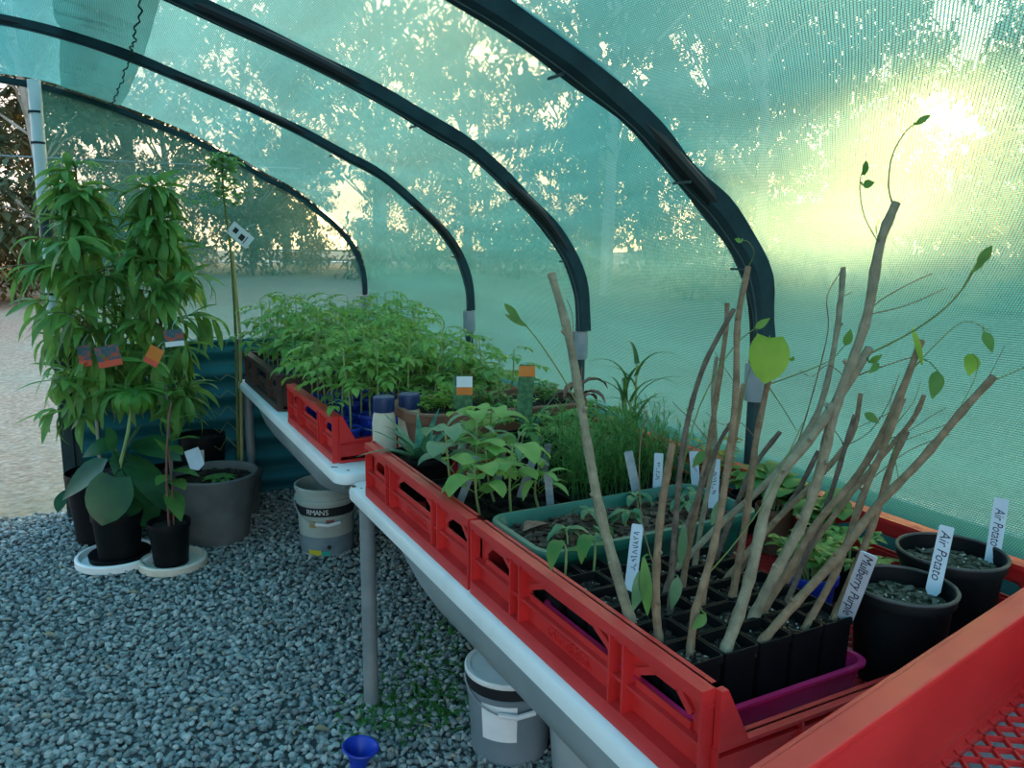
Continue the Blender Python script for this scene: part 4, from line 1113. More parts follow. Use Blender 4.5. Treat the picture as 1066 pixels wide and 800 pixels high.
def trough():
    # long terracotta trough across the gap between the tubs
    c = V((1.20, 2.440, TUBZ + .002))
    t = thing('terracotta_trough', 'brown terracotta trough of leafy herbs behind the bean seedlings', 'planter', c, R(-3))
    m = MB(); hx, hy, h = .335, .172, .218
    m.loops([rrect(hx - .05, hy - .04, .09, 0, 8), rrect(hx - .012, hy - .012, .11, h - .035, 8), rrect(hx, hy, .12, h - .035, 8), rrect(hx + .003, hy + .003, .12, h - .004, 8), rrect(hx, hy, .12, h, 8), rrect(hx - .016, hy - .016, .11, h, 8), rrect(hx - .022, hy - .022, .10, h - .06, 8)], cap1=False)
    m.build('box', M['terra'], t)
    soil_disc(1, h - .022, M['soil'], t, True, 3, sx=hx - .05, sy=hy - .035)
    rr = random.Random(9)
    for lf_n, cx, cy, n_, mk, l in ((0, -.18, .02, 150, 'lime', 'yellow-green herb clump at the left end of the terracotta trough'), (1, .03, -.03, 150, 'herb', 'green herb clump in the middle of the terracotta trough'), (2, .21, .02, 120, 'herb', 'green herb clump at the right end of the terracotta trough')):
        s = thing('herb_plant', l, 'herb', Mx.Translation(c) @ Mx.Rotation(R(-3), 4, 'Z') @ V((cx, cy, h - .03)), group='herbs in the terracotta trough')
        lf = MB(); st = MB()
        for k in range(n_ // 10):
            a = rr.uniform(0, 6.28); rad = rr.uniform(0, .12); hh = rr.uniform(.03, .085); top = V((cos(a) * rad, sin(a) * rad, hh)); b = top * .35; b.z = 0
            st.tube([b - V((0, 0, .01)), top], .0016, 4)
            for q in range(10):
                p = b.lerp(top, .35 + .65 * q / 9); a2 = q * 2.4 + a
                lf.leaf(p, V((cos(a2), sin(a2), .5)), rr.uniform(.024, .042), rr.uniform(.013, .022), 1.0, seg=3, fold=.2, shape='ovate')
        st.build('stems', M['stemg'], s); lf.build('foliage', LF[mk], s)
    # picture tag by the trough
    p0, p1 = at(482, 391, D=2.64), at(482, 425, D=2.64)
    tg = plant_label('printed plant tag with orange band standing in the terracotta trough', p0, p1, .062, mtl='picture', sink=.02)
    x = (RT - FW * 0).normalized(); m = MB(); mid = p0.lerp(p1, .48) - V(tg.location)
    m.bar(mid - x * .0315 - FW * .0016, mid + x * .0315 - FW * .0016, .0012, .026, UP); m.build('orange_band', M['orange'], tg, smooth=False)
    m = MB(); mid = p0.lerp(p1, .20) - V(tg.location); m.bar(mid - x * .0315 - FW * .0016, mid + x * .0315 - FW * .0016, .0012, .036, UP); m.build('pale_photo', M['paper'], tg, smooth=False)
trough()

def square_pot_lily():
    p = at(545, 440, z=.905)
    t = thing('potted_seedling', 'square black pot with a strappy seedling and orange tag, in front of the terracotta trough', 'plant', (1.20, 2.155, CZ + .022), R(14))
    m = MB(); sq_pot(m, .125, .14, .095); m.build('pot', M['black'], t); soil_disc(.054, .12, M['soil'], t, True, 5)
    lf = MB(); rr = random.Random(6)
    for k in range(8):
        a = k * 2.4; lf.leaf(V((0, 0, .11)), V((cos(a) * .5, sin(a) * .5, 1.1)), rr.uniform(.12, .24), .013, .7, seg=6, fold=.3, shape='taper')
    lf.build('leaves', LF['brom'], t)
    p0, p1 = at(549, 380, D=2.52), at(545, 436, D=2.52)
    tg = plant_label('printed plant tag with orange top in the square black pot', p0, p1, .05, mtl='picture', sink=.02)
    x = RT; m = MB(); mid = p0.lerp(p1, .12) - V(tg.location); m.bar(mid - x * .026 - FW * .0016, mid + x * .026 - FW * .0016, .0012, .034, UP); m.build('orange_band', M['orange'], tg, smooth=False)
square_pot_lily()

def young_tomatoes():
    rr = random.Random(41); spots = [(1.09, 2.02, 'low lobed-leaf seedling just right of the square black pot'), (1.30, 2.14, 'lobed-leaf seedling beneath the thin drooping twig'), (1.40, 2.03, 'lobed-leaf seedling near the second hoop post'), (1.42, 2.17, 'lobed-leaf seedling at the crate corner beside the terracotta trough')]
    ps = [tomato_proto(s, .10 + .03 * (s % 2), M['black'], LF['herb'], True, .09, .10) for s in (51, 52, 53, 54)]
    for p, (x, y, l) in zip(ps, spots):
        p.name = 'potted_seedling'; p.location = (x, y, CZ + .022); p.rotation_euler = (0, 0, rr.uniform(0, 6)); p['label'] = l; p['group'] = 'lobed-leaf seedlings in the back of the crate'
young_tomatoes()

def dill():
    loc = V((1.26, 1.76, CZ + .022))
    t = thing('seedling_trough', 'mass of feathery green seedlings in a dark trough behind the green planter', 'plant', loc)
    m = MB(); hx, hy, h = .215, .145, .085
    m.loops([rrect(hx - .02, hy - .02, .02, 0), rrect(hx, hy, .02, h), rrect(hx - .006, hy - .006, .018, h), rrect(hx - .012, hy - .012, .018, h - .03)], cap1=False); m.build('box', M['black'], t)
    soil_disc(1, h - .012, M['soil'], t, True, 6, sx=hx - .014, sy=hy - .014)
    rr = random.Random(12); lf = MB()
    for k in range(230):
        x, y = rr.uniform(-hx + .02, hx - .02), rr.uniform(-hy + .02, hy - .02); H = rr.uniform(.08, .21)
        top = V((x + rr.gauss(0, .025), y + rr.gauss(0, .025), h + H)); b = V((x, y, h - .015)); mid = b.lerp(top, .5) + V((rr.gauss(0, .008), rr.gauss(0, .008), 0))
        lf.tube([b, mid, top], [.0013, .0008], 3, cap=False)
        for q in range(13):
            f = .30 + .7 * q / 12; p = b.lerp(top, f); a = q * 2.4 + k
            d = V((cos(a), sin(a), rr.uniform(.1, .8))); L = rr.uniform(.022, .05)
            lf.leaf(p, d, L, .0032, rr.uniform(0, .8), seg=2, fold=0, shape='lance')
            lf.leaf(p + d.normalized() * L * .4, d + V((rr.uniform(-1, 1), rr.uniform(-1, 1), .3)), L * .6, .0028, .3, seg=2, fold=0, shape='lance')
    lf.build('foliage', LF['dill'], t)
    bd = MB(); a, b = at(570, 505, z=.865), at(622, 487, z=.865)
    bd.bar(a, b, .012, .028); tag(bd.build('wooden_batten', mat('mossy_wood', (.07, .085, .035), .9, (.11, .115, .05), 30, bump=.3), smooth=False), 'mossy wooden batten lying among the feathery seedlings', 'batten')
    for a, b, l in (((654, 470), (662, 510), 'pale label leaning in the feathery seedlings'), ((686, 472), (684, 510), 'pale label upright at the right of the feathery seedlings'), ((722, 470), (724, 500), 'pale label behind the brown cuttings near the red crate wall'), ((745, 478), (742, 530), 'tall pale label with dark writing behind the cuttings')):
        dd = depth(at(*b, z=.90)) ; plant_label(l, at(*a, D=dd), at(*b, D=dd), .022, '~' if 'leaning' not in l else None, .010, mtl='tagg' if 'leaning' in l else 'tagw', sink=.05, group='pale labels behind the green planter', txtlen=.45)
dill()

def corn():
    t = round_seed_pot('tall grassy corn seedling in a dark pot against the net by the second hoop', 1.425, 1.93, .05, .11, M['black'], 'seedling', 'corn_seedling')
    rr = random.Random(15); lf = MB(); st = MB()
    for k, (h, a0) in enumerate(((.36, .3), (.30, 2.2), (.22, 4.0))):
        o = V((.02 * cos(a0), .02 * sin(a0), .09)); st.tube([o, o + V((0, 0, h * .8))], [.005, .003], 7)
        for q in range(6):
            a = a0 + q * 2.7; p = o + V((0, 0, h * (.25 + .11 * q)))
            lf.leaf(p, V((cos(a) * .6, sin(a) * .6, 1.2)), rr.uniform(.14, .22), .017, 1.6, seg=7, fold=.35, shape='taper')
    st.build('stems', M['stemg'], t); lf.build('leaves', LF['corn'], t)
    # dried brown plant by the hoop post
    t = round_seed_pot('dried brown dead plant standing by the second hoop post', 1.49, 2.33, .05, .10, M['black'], 'plant', 'dead_plant', zb=TUBZ + .002)
    lf = MB()
    for k in range(14):
        a = k * 2.4; lf.leaf(V((0, 0, .09 + .012 * k)), V((cos(a), sin(a), 1.5)), .14, .03, 2.4, seg=5, fold=.6)
    lf.tube([V((0, 0, .07)), V((.01, 0, .33))], [.006, .003], 6); lf.build('dry_leaves', M['dead'], t)
corn()

def leafy(label, x, y, r, h, potm, mk, n, L, W, hh, cat='plant', name='potted_plant', spread=.09, seed=1, trail=0, shape='ovate', group=None):
    t = round_seed_pot(label, x, y, r, h, potm, cat, name, group=group); rr = random.Random(seed); lf = MB(); st = MB()
    for k in range(n):
        a = rr.uniform(0, 6.28); rad = rr.uniform(.2, 1) * spread; z = h + hh * rr.uniform(.3, 1) - (trail if rad > spread * .7 else 0)
        b = V((cos(a) * r * .5 * rr.random(), sin(a) * r * .5 * rr.random(), h - .02)); top = V((cos(a) * rad, sin(a) * rad, z))
        st.tube([b, b.lerp(top, .5) + V((0, 0, .02)), top], [.0016, .001], 4)
        for q in range(5):
            a2 = a + rr.uniform(-1.6, 1.6); p = b.lerp(top, .5 + .5 * q / 4) + V((0, 0, .012 * (1 - q / 4)))
            lf.leaf(p, V((cos(a2), sin(a2), .45)), L * rr.uniform(.7, 1.2), W * rr.uniform(.8, 1.2), rr.uniform(.7, 1.4), seg=4, fold=.2, shape=shape)
    st.build('stems', M['stemg'], t); lf.build('leaves', LF[mk], t); return t
leafy('bright blue pot of leafy green seedlings behind the cuttings', 1.185, 1.01, .052, .115, M['blue'], 'herb', 26, .032, .02, .075, spread=.085, seed=3)
leafy('trailing small-leaved plant in a dark pot by the right crate wall', 1.36, 1.06, .055, .09, M['black'], 'herb', 20, .03, .018, .07, spread=.12, seed=5, trail=.03)
leafy('broad-leaved seedling in a reddish pot behind the right end of the green planter', 1.425, 1.33, .05, .115, M['terra'], 'mul', 8, .075, .06, .08, spread=.07, seed=7, shape='heart')
leafy('broad-leaved seedling in a reddish pot near the nearest hoop foot', 1.44, 1.215, .045, .10, M['terra'], 'mul', 7, .065, .05, .07, spread=.07, seed=8, shape='heart')
leafy('yellow and orange tinted marigold seedling against the net wall', 1.455, 1.58, .04, .12, M['terra'], 'marig', 12, .035, .02, .10, spread=.06, seed=9)
leafy('dark pot of herbs in the front corner beyond the marigold', 1.46, 1.47, .042, .10, M['black'], 'herb', 12, .035, .02, .09, spread=.06, seed=10)

# small droopy seedlings in two pots between red rim and green planter
def rim_seedlings():
    rr = random.Random(3)
    for (x, y, l) in ((.735, 1.175 + .04, 'square black pot with one curled drooping leaf at the red crate rim'), (.80, 1.215, 'square black pot with a bent pale stem beside the handwritten label')):
        t = thing('potted_seedling', l, 'seedling', (x + .01, y - .015, GZ))
        m = MB(); sq_pot(m, .062, PH - .01, .052); m.build('pot', M['black'], t); soil_disc(.026, PH - .025, M['soil'], t, True, 3)
        stalk([V((0, 0, PH - .04)), V((.006, .004, PH + .03)), V((-.008, 0, PH + .055))], .0026, .0016, M['stemg'], t)
        lf = MB(); lf.leaf(V((-.008, 0, PH + .055)), V((-.5, -.4, .1)), .075, .03, 1.9, seg=6, fold=.3, shape='ovate'); lf.leaf(V((.004, .003, PH + .03)), V((.7, -.4, .3)), .05, .022, 1.7, seg=6, fold=.3, shape='ovate')
        lf.build('leaf', LF['mul'], t)
rim_seedlings()

# ------------------------------------------------------------------ floor plants on the left
def saucer(label, c, r, m_):
    t = MB(); t.lathe([(r * .92, 0), (r, .004), (r, .034), (r - .006, .040), (r - .016, .040), (r - .028, .016), (r * .5, .014), (.02, .016)], 48, c)
    return tag(t.build('saucer', m_), label, 'saucer')
saucer('round white plastic dish on the gravel under the big-leaved plant', (.008, 4.02, 0.006), .185, M['saucerw'])
saucer('round cream plastic dish on the gravel under the small sapling', (.235, 3.84, 0.006), .150, M['saucerc'])

def big_leaf():
    t = thing('potted_plant', 'big glossy-leaved plant in a black pot on the white dish', 'plant', (.015, 4.01, .023))
    m = MB(); round_pot(m, .112, .225, .090, .03, 40); m.build('pot', M['black'], t)
    d = MB(); d.lathe([(.10, 0), (.132, .004), (.136, .03), (.130, .03), (.10, .01)], 36); d.build('dish', M['black'], t)
    soil_disc(.10, .20, M['soil'], t, False, 7)
    base = V(t.location)
    stalk([V((.0, 0, .18)), V((.02, .01, .40)), V((.075, .03, .60)), V((.10, .04, .75))], .011, .006, M['stemg'], t)
    lf = MB()
    def L(a, b, w, shape='heart', droop=.5, dd=0):
        dk = 3.76 + dd; p0, p1 = at(*a, D=dk) - base, at(*b, D=dk - .06) - base
        dv = (p1 - p0).normalized(); lf.leaf(p0, dv, (p1 - p0).length * 1.05, w * dk / F, droop, up=V((.1, -.5, 1)), seg=6, fold=.14, shape=shape)
        s = V((.03, .01, .42)) if a[1] > 450 else V((.075, .03, .6)); lf.tube([s, s.lerp(p0, .5) + V((0, 0, .02)), p0], .004, 5)
    L((120, 497), (106, 545), 46, 'heart', .2, -.16); L((112, 478), (62, 516), 30, 'ovate', .3, -.06); L((118, 470), (158, 520), 32, 'ovate', .5, -.02); L((135, 480), (180, 525), 32, 'heart', .5)
    L((128, 470), (150, 445), 30, 'ovate', -.2); L((140, 460), (186, 470), 38, 'ovate', .5, .05); L((118, 470), (113, 446), 18, 'lance', .2, -.1); L((138, 512), (160, 545), 36, 'heart', .5, .05); L((120, 462), (84, 470), 26, 'ovate', .6, .08)
    L((66, 512), (60, 532), 12, 'lance', .2, -.02)
    lf.build('leaves', LF['big'], t)
    tp = MB(); c = at(137, 408, D=3.80) - base; rr = random.Random(2)
    for k in range(15):
        a = k * 2.4; tp.leaf(c + V((0, 0, .0)), V((cos(a), sin(a), .45 - .03 * k)), rr.uniform(.14, .22), .034, .9, seg=6, fold=.2)
    tp.build('top_whorl', LF['tall'], t)
    f = MB(); bc = c + V((0, -.05, .005))
    for k in range(13):
        a = k * 2 * pi / 13; f.leaf(bc, V((cos(a), sin(a), .35)), .17, .044, 2.9, seg=8, fold=.12)
    f.build('curled_leaves', LF['lime2'], t)
big_leaf()

def small_sapling():
    t = thing('potted_plant', 'thin purple-stemmed sapling in a small black pot on the cream dish', 'plant', (.225, 3.835, .023))
    m = MB(); round_pot(m, .095, .205, .075, .026, 36); m.build('pot', M['black'], t); soil_disc(.085, .18, M['soil'], t, False, 8)
    stalk([V((.0, 0, .16)), V((.005, 0, .45)), V((.03, .0, .68)), V((.045, 0, .76))], .006, .004, M['stemp'], t)
    stalk([V((.02, 0, .16)), V((.025, 0, .40)), V((.02, 0, .55))], .004, .003, M['stemp'], t, 'side_stem')
    lf = MB(); rr = random.Random(8); base = V(t.location)
    for a, b, w in (((176, 440), (206, 425), 14), ((178, 445), (166, 432), 12), ((178, 460), (206, 450), 14), ((176, 475), (163, 453), 12), ((178, 490), (207, 490), 15), ((176, 495), (162, 503), 18), ((178, 500), (193, 506), 18), ((177, 465), (190, 470), 14), ((176, 510), (190, 540), 20), ((178, 455), (199, 442), 12)):
        p0, p1 = at(*a, D=3.68) - base, at(*b, D=3.60) - base; lf.leaf(p0, p1 - p0, (p1 - p0).length, w * 3.7 / F, .4, seg=5, fold=.2, shape='ovate')
    lf.build('leaves', LF['mul'], t)
    p0, p1 = at(198, 466, D=4.08), at(196, 492, D=4.08)
    plant_label('white nursery tag tilted on the purple-stemmed sapling', at(199, 468, D=3.66), at(207, 490, D=3.66), .065, sink=.0)
small_sapling()

def grey_pot():
    t = thing('large_pot', 'large grey tapered pot of dark soil with a tiny sprout, right of the cream dish', 'pot', (.468, 4.13, .004))
    m = MB(); m.lathe([(.145, 0), (.15, .004), (.205, .31), (.213, .33), (.216, .345), (.21, .352), (.198, .350), (.192, .335), (.18, .2)], 48); m.f.pop(); m.m.pop(); m.build('pot', M['greypot'], t)
    so_ = soil_disc(.190, .312, M['soil'], t, False, 11); chips_on(so_, .17, .317, 90, M['barksoil'], 4, False, .012)
    lf = MB(); rr = random.Random(5)
    for k in range(12):
        a = k * 2.4; lf.leaf(V((.02 + .02 * cos(a), -.03 + .02 * sin(a), .31)), V((cos(a), sin(a), .8)), .075, .036, 1.4, seg=5, shape='ovate')
    lf.build('sprout', LF['herb'], t)
grey_pot()

def tall_tree(label, loc, pr, ph, stake_px, top, seed, mk, nbr, left=False):
    t = thing('potted_tree', label, 'plant', loc); rr = random.Random(seed)
    m = MB(); round_pot(m, pr, ph, pr * .8, .035, 40); m.build('pot', M['black'], t); soil_disc(pr - .01, ph - .03, M['soil'], t, False, seed)
    H = top
    s_ = MB(); s_.tube([V((.0, -.02, ph - .12)), V((.0, -.02, H * .55))], .008, 8); s_.build('stake', M['stake'], t)
    lf = MB(); bm = MB(); wood(bm, [V((0, .02, ph - .1)), V((.004, .02, H * .4)), V((-.004, .02, H * .7)), V((0, .02, H))], .011, .005, 3, 8, 4)
    for k in range(nbr):
        f = .20 + .80 * k / (nbr - 1) + rr.uniform(-.03, .03) * (k < nbr - 1); z = ph + (H - ph) * f * .98; a = k * 2.4 + seed
        wide = rr.uniform(.08, .20) if f < .8 else .14 * (1.25 - f)
        p = V((0, .02, z)); d = V((cos(a), sin(a) * .6, .75)).normalized(); pts = [p]; q = p
        for i in range(4):
            q = q + d * (wide * .36); d = (d + V((0, 0, -.28))).normalized(); pts.append(q)
        bm.tube(pts, [.004, .002], 5)
        for i in range(1, 5):
            for rep in range(5 if i < 4 else 6):
                a2 = a + rr.uniform(-1.7, 1.7)
                lf.leaf(pts[i].lerp(pts[i - 1], rr.random()), V((cos(a2), sin(a2) * .7, rr.uniform(-1.5, .5))), rr.uniform(.13, .23), rr.uniform(.030, .048), rr.uniform(.3, 1.7), seg=6, fold=rr.uniform(.1, .35), shape='lance', twist=rr.uniform(-.5, .5))
    if left:
        p = V((0, .02, 1.28)); pts = [p, V((-.16, -.03, 1.40)), V((-.30, -.06, 1.38)), V((-.40, -.08, 1.33))]; bm.tube(pts, [.004, .002], 5)
        for i in (1, 2, 3):
            for q in range(4): lf.leaf(pts[i], V((rr.uniform(-1, .4), rr.uniform(-.6, .3), -.5)), rr.uniform(.12, .17), .042, .8, seg=6, fold=.2)
    for k in range(10):
        a2 = k * 2.4; lf.leaf(V((0, .02, H)), V((cos(a2), sin(a2), 1.0)), rr.uniform(.12, .17), .036, 1.9, seg=6, fold=.25)
    bm.build('stem', M['twigb'], t); lf.build('foliage', LF[mk], t)
    return t
ta = tall_tree('tall drooping-leaved fruit tree in a black pot beside the doorway post', (-.04, 4.38, .002), .165, .36, None, 1.84, 3, 'tall', 30, True)
tb = tall_tree('tall drooping-leaved fruit tree in a black pot, right of the other', (.285, 4.36, .002), .15, .33, None, 1.78, 5, 'tall', 28)
def swing_tag(label, px, w, h, tilt, pic, band, D):
    c = at(*px, D=D); t = thing('swing_tag', label, 'plant tag', c)
    x = RT * cos(tilt) + V((0, 0, 1)) * sin(tilt); y = V((0, 0, 1)) * cos(tilt) - RT * sin(tilt)
    T = frame((0, 0, 0), x, y)
    m = MB(); m.box((-w/2, -h/2, -.0008), (w/2, h/2, .0008), 0, T); m.build('card', pic, t, smooth=False)
    if band: b = MB(); b.box((-w/2, -h/2, .0009), (w/2, -h/2 + h * .3, .0016), 0, T); b.build('band', band, t, smooth=False)
    lp = MB(); lp.tube([T @ V((0, h / 2, 0)), T @ V((0, h/2 + .02, -.01)), T @ V((.01, h / 2 + .05, -.05))], .0015, 4); lp.build('tie', M['wire'], t)
    return t
swing_tag('picture tag with coral band hanging at the left tree stake', (113, 371), .115, .10, .2, M['picture2'], M['coral'], 3.72)
swing_tag('small pale picture tag with coral edge, far left in the tree foliage', (88, 371), .06, .10, .1, M['picture2'], M['coral'], 3.76)
swing_tag('orange picture tag in the foliage between the two trees', (160, 371), .07, .09, -.5, M['orange'], M['coral'], 3.74)
swing_tag('dark photo tag hanging high on the right tree', (181, 352), .09, .08, .1, M['picture2'], M['paper'], 3.74)

def back_pots():
    t = thing('round_pot', 'black pot with a pale sticker against the corrugated sheet, behind the sapling', 'pot', (.47, 4.62, .002))
    m = MB(); round_pot(m, .125, .44, .10, .05, 36); m.build('pot', M['black'], t); soil_disc(.11, .41, M['soil'], t, False, 4)
    l = MB(); n = 6
    vs = []
    for i in range(n + 1):
        a = -pi / 2 - .55 + .5 * i / n
        for z in (.30, .38): r = .10 + .025 * z / .44 + .004; vs.append((r * cos(a), r * sin(a), z))
    l.add(vs, [(2*i, 2*i+2, 2*i+3, 2*i+1) for i in range(n)]); l.build('sticker', M['paper'], t)
back_pots()

def slender():
    loc = V((.655, 4.50, .002))
    t = thing('potted_tree', 'slender staked sapling with a bare stem and small leafy crown near the end wall', 'plant', loc)
    m = MB(); round_pot(m, .11, .24, .09, .03, 32); m.build('pot', M['greypot'], t); soil_disc(.10, .215, M['soil'], t, False, 4)
    D0 = depth(loc + V((0, 0, .9)))
    line = [(249, 500), (247, 420), (245, 340), (240, 262), (233, 205), (231, 166)]
    pts = [at(x, y, Y=4.50) - loc for x, y in line]
    stalk([V((pts[0].x, 0, .18))] + pts[1:], .009, .005, M['twig'], t)
    c = MB(); c.tube([at(252, 490, Y=4.47) - loc, at(250, 350, Y=4.47) - loc, at(242, 262, Y=4.48) - loc], [.009, .007], 8); c.build('cane', M['bamboo'], t)
    lf = MB(); rr = random.Random(19)
    for k in range(95):
        u = rr.random(); y = 160 + 54 * u; x = 232 + rr.gauss(0, 3 + 9 * (u > .45) + 3)
        p = at(x, y, Y=4.46 + rr.uniform(-.08, .08)) - loc; a = rr.uniform(0, 6.28)
        lf.leaf(p, V((cos(a), sin(a), .3)), rr.uniform(.06, .095), rr.uniform(.032, .045), 1.2, seg=4, fold=.2, shape='ovate')
    for k in range(26):
        a = rr.uniform(0, 6.28); y = rr.choice((168, 185, 200, 206)); p = at(232, y, Y=4.5) - loc
        lf.tube([p, p + V((cos(a) * .10, sin(a) * .10, .03))], .0015, 4)
    lf.build('foliage', LF['herb'], t)
    cr = MB()
    for k in range(5):
        p = at(247, 395 + 18 * k, Y=4.48) - loc; cr.tube([p, p + V((-.05, 0, .03 + .01 * k)), p + V((-.09, 0, .0)), p + V((-.12, -.02, .03))], .0016, 4)
    cr.build('twigs', M['stemg'], t)
    tg = swing_tag('white nursery tag tilted on the slender sapling stem', (250, 245), .135, .075, -.72, M['paper'], None, depth(V((.7, 4.46, 1.5))))
    x = RT * cos(-.72) + V((0, 0, 1)) * sin(-.72); y = V((0, 0, 1)) * cos(-.72) - RT * sin(-.72); T = frame((0, 0, 0), x, y)
    g = MB(); g.box((-.045, -.01, .001), (-.02, .018, .0015), 0, T); g.box((.0, -.02, .001), (.028, .012, .0015), 0, T); g.box((.035, -.025, .001), (.040, .02, .0015), 0, T); g.build('printed_marks', M['inkblk'], tg, smooth=False)
slender()

# ------------------------------------------------------------------ buckets, funnel, weeds
def handle(r, z, drop, mtl, parent, ang):
    m = MB(); pts = []
    for k in range(17):
        a = pi * k / 16; pts.append(V((cos(a) * (r + .004), -sin(a) * (r + .012), z - sin(a) * drop)))
    pts = [Mx.Rotation(ang, 3, 'Z') @ p for p in pts]
    m.tube(pts, .0028, 6); o = m.build('handle', mtl, parent)
    g = MB(); g.tube([pts[6], pts[8], pts[10]], .009, 8); g.build('grip', M['paper'], o); return o
def bucket_a():
    t = thing('bucket', 'open paint bucket with black lettered band and paint smears under the far bathtub', 'bucket', (.935, 3.745, .004))
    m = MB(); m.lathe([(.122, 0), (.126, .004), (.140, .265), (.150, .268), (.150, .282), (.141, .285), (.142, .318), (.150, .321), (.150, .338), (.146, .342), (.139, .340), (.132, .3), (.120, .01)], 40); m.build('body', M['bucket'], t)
    def band(z0, z1, mtl, name, a0=0, a1=2 * pi, off=.0012):
        b = MB(); n = 40; vs = []
        for i in range(n + 1):
            a = a0 + (a1 - a0) * i / n
            for z in (z0, z1): r = .126 + .014 * z / .265 + off; vs.append((r * cos(a), r * sin(a), z))
        b.add(vs, [(2*i, 2*i+2, 2*i+3, 2*i+1) for i in range(n)]); return b.build(name, mtl, t)
    band(.205, .250, M['inkblk'], 'black_band')
    band(.012, .10, mat('blue_grey_label', (.10, .17, .22), .6, (.17, .24, .28), 14), 'lower_label')
    band(.010, .035, M['yellow'], 'yellow_smear', -2.55, -2.05, .0022); band(.008, .028, M['teal'], 'teal_smear', -2.05, -1.7, .0022); band(.16, .19, mat('red_smear', (.25, .09, .09), .7), 'red_smear', -1.85, -1.55, .0022); band(.15, .185, mat('ochre_smear', (.3, .24, .1), .7), 'ochre_smear', -2.45, -2.2, .0022)
    # curved lettering, one letter at a time
    word = 'RMANS'; a0 = -2.46
    for k, ch in enumerate(word):
        a = a0 + .165 * k; r = .126 + .014 * .228 / .265 + .002
        T = frame((r * cos(a), r * sin(a), .227), (-sin(a), cos(a), 0), (0, 0, 1))
        text_mesh(ch, .036, 'lettering', M['inkw'], t, T, .0003)
    h = MB(); h.lathe([(.011, .0), (.011, .003)], 14, (0, 0, 0)); a = -1.75; r = .1285
    T = frame((r * cos(a), r * sin(a), .05), (-sin(a), cos(a), 0), (0, 0, 1)); h.v = [tuple(T @ V(p)) for p in h.v]; h.build('drain_hole', M['inkblk'], t)
    handle(.148, .27, .10, M['wire'], t, R(-12))
bucket_a()
def bucket_b():
    t = thing('bucket', 'grey bucket with white lid, black band and wire handle under the near bathtub', 'bucket', (1.02, 1.935, .004))
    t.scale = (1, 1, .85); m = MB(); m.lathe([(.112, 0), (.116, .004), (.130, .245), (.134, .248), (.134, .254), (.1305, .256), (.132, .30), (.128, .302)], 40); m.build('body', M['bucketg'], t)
    b = MB(); b.lathe([(.1325, .258), (.1335, .262), (.1345, .300), (.130, .302)], 40); b.build('black_band', M['inkblk'], t)
    l = MB(); l.lathe([(.136, .300), (.138, .303), (.138, .314), (.134, .318), (.122, .318), (.119, .313), (.02, .313)], 40); l.build('lid', M['saucerw'], t)
    lb = MB(); n = 10; vs = []
    for i in range(n + 1):
        a = -2.75 + .85 * i / n
        for z in (.10, .235): r = .116 + .014 * z / .245 + .0015; vs.append((r * cos(a), r * sin(a), z))
    lb.add(vs, [(2*i, 2*i+2, 2*i+3, 2*i+1) for i in range(n)]); lb.build('paper_label', M['paper'], t)
    handle(.134, .285, .075, M['wire'], t, R(-20))
    t2 = thing('bucket', 'plain grey bucket half hidden under the near bathtub, right of the lidded one', 'bucket', (1.165, 1.72, .004))
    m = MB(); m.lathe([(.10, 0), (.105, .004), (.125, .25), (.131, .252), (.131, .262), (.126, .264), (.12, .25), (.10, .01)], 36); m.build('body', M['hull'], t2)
    r_ = MB(); ring = [V((.132 * cos(a * pi / 18), .132 * sin(a * pi / 18), .257)) for a in range(37)]; r_.tube(ring, .004, 6, cap=False); r_.build('rim', M['bucketg'], t2)
bucket_b()
def funnel():
    c = at(371, 778, D=2.25)
    t = thing('funnel', 'bright blue plastic funnel mouth standing on the gravel at the bottom edge', 'funnel', (c.x, c.y, .0), rot=(R(3), R(7), 0))
    m = MB(); z = c.z
    m.lathe([(.035, 0), (.032, .01), (.019, .03), (.018, z - .09), (.022, z - .06), (.032, z - .03), (.046, z - .006), (.050, z - .002), (.050, z + .003), (.046, z + .002), (.030, z - .02), (.018, z - .05)], 36); m.build('cone', M['blue'], t)
    r_ = MB(); ring = [V((.050 * cos(a * pi / 18), .050 * sin(a * pi / 18), z)) for a in range(37)]; r_.tube(ring, .003, 6, cap=False); r_.build('rim', M['blue'], t)
funnel()
def weeds():
    rr = random.Random(17); m = MB()
    cl = [(405, 742, 70), (440, 728, 70), (470, 700, 60), (425, 700, 25), (445, 680, 35), (430, 755, 40), (395, 750, 40), (455, 660, 40), (480, 740, 40), (365, 738, 14), (455, 745, 40)]
    for x, y, n in cl:
        c = at(x, y, z=0)
        for k in range(n):
            p = c + V((rr.gauss(0, .06), rr.gauss(0, .06), 0)); a = rr.uniform(0, 6.28)
            m.leaf(p, V((cos(a), sin(a), rr.uniform(.3, 1.0))), rr.uniform(.025, .085), rr.uniform(.005, .011), rr.uniform(.6, 1.8), seg=4, fold=.2)
    o = m.build('weeds', LF['weed']); tag(o, 'patch of short green weeds growing through the gravel below the near bathtub', 'weeds', kind='stuff')
weeds()
def litter():
    rr = random.Random(23)
    for k, (x, y, l) in enumerate(((326, 759, 'small dry tan leaf on the gravel left of the blue funnel'), (133, 617, 'pale dry leaf on the gravel in front of the white dish'), (45, 660, 'small dry leaf on the open gravel at the far left'))):
        p = at(x, y, z=.02); m = MB(); m.leaf(V((0, 0, 0)), V((1, .3, .05)), .055, .028, .5, seg=5, fold=.3, shape='ovate'); o = m.build('dry_leaf', mat('tan_leaf', (.30, .22, .13), .8)); o.location = p; o.rotation_euler = (0, 0, rr.uniform(0, 6))
        tag(o, l, 'leaf')
litter()

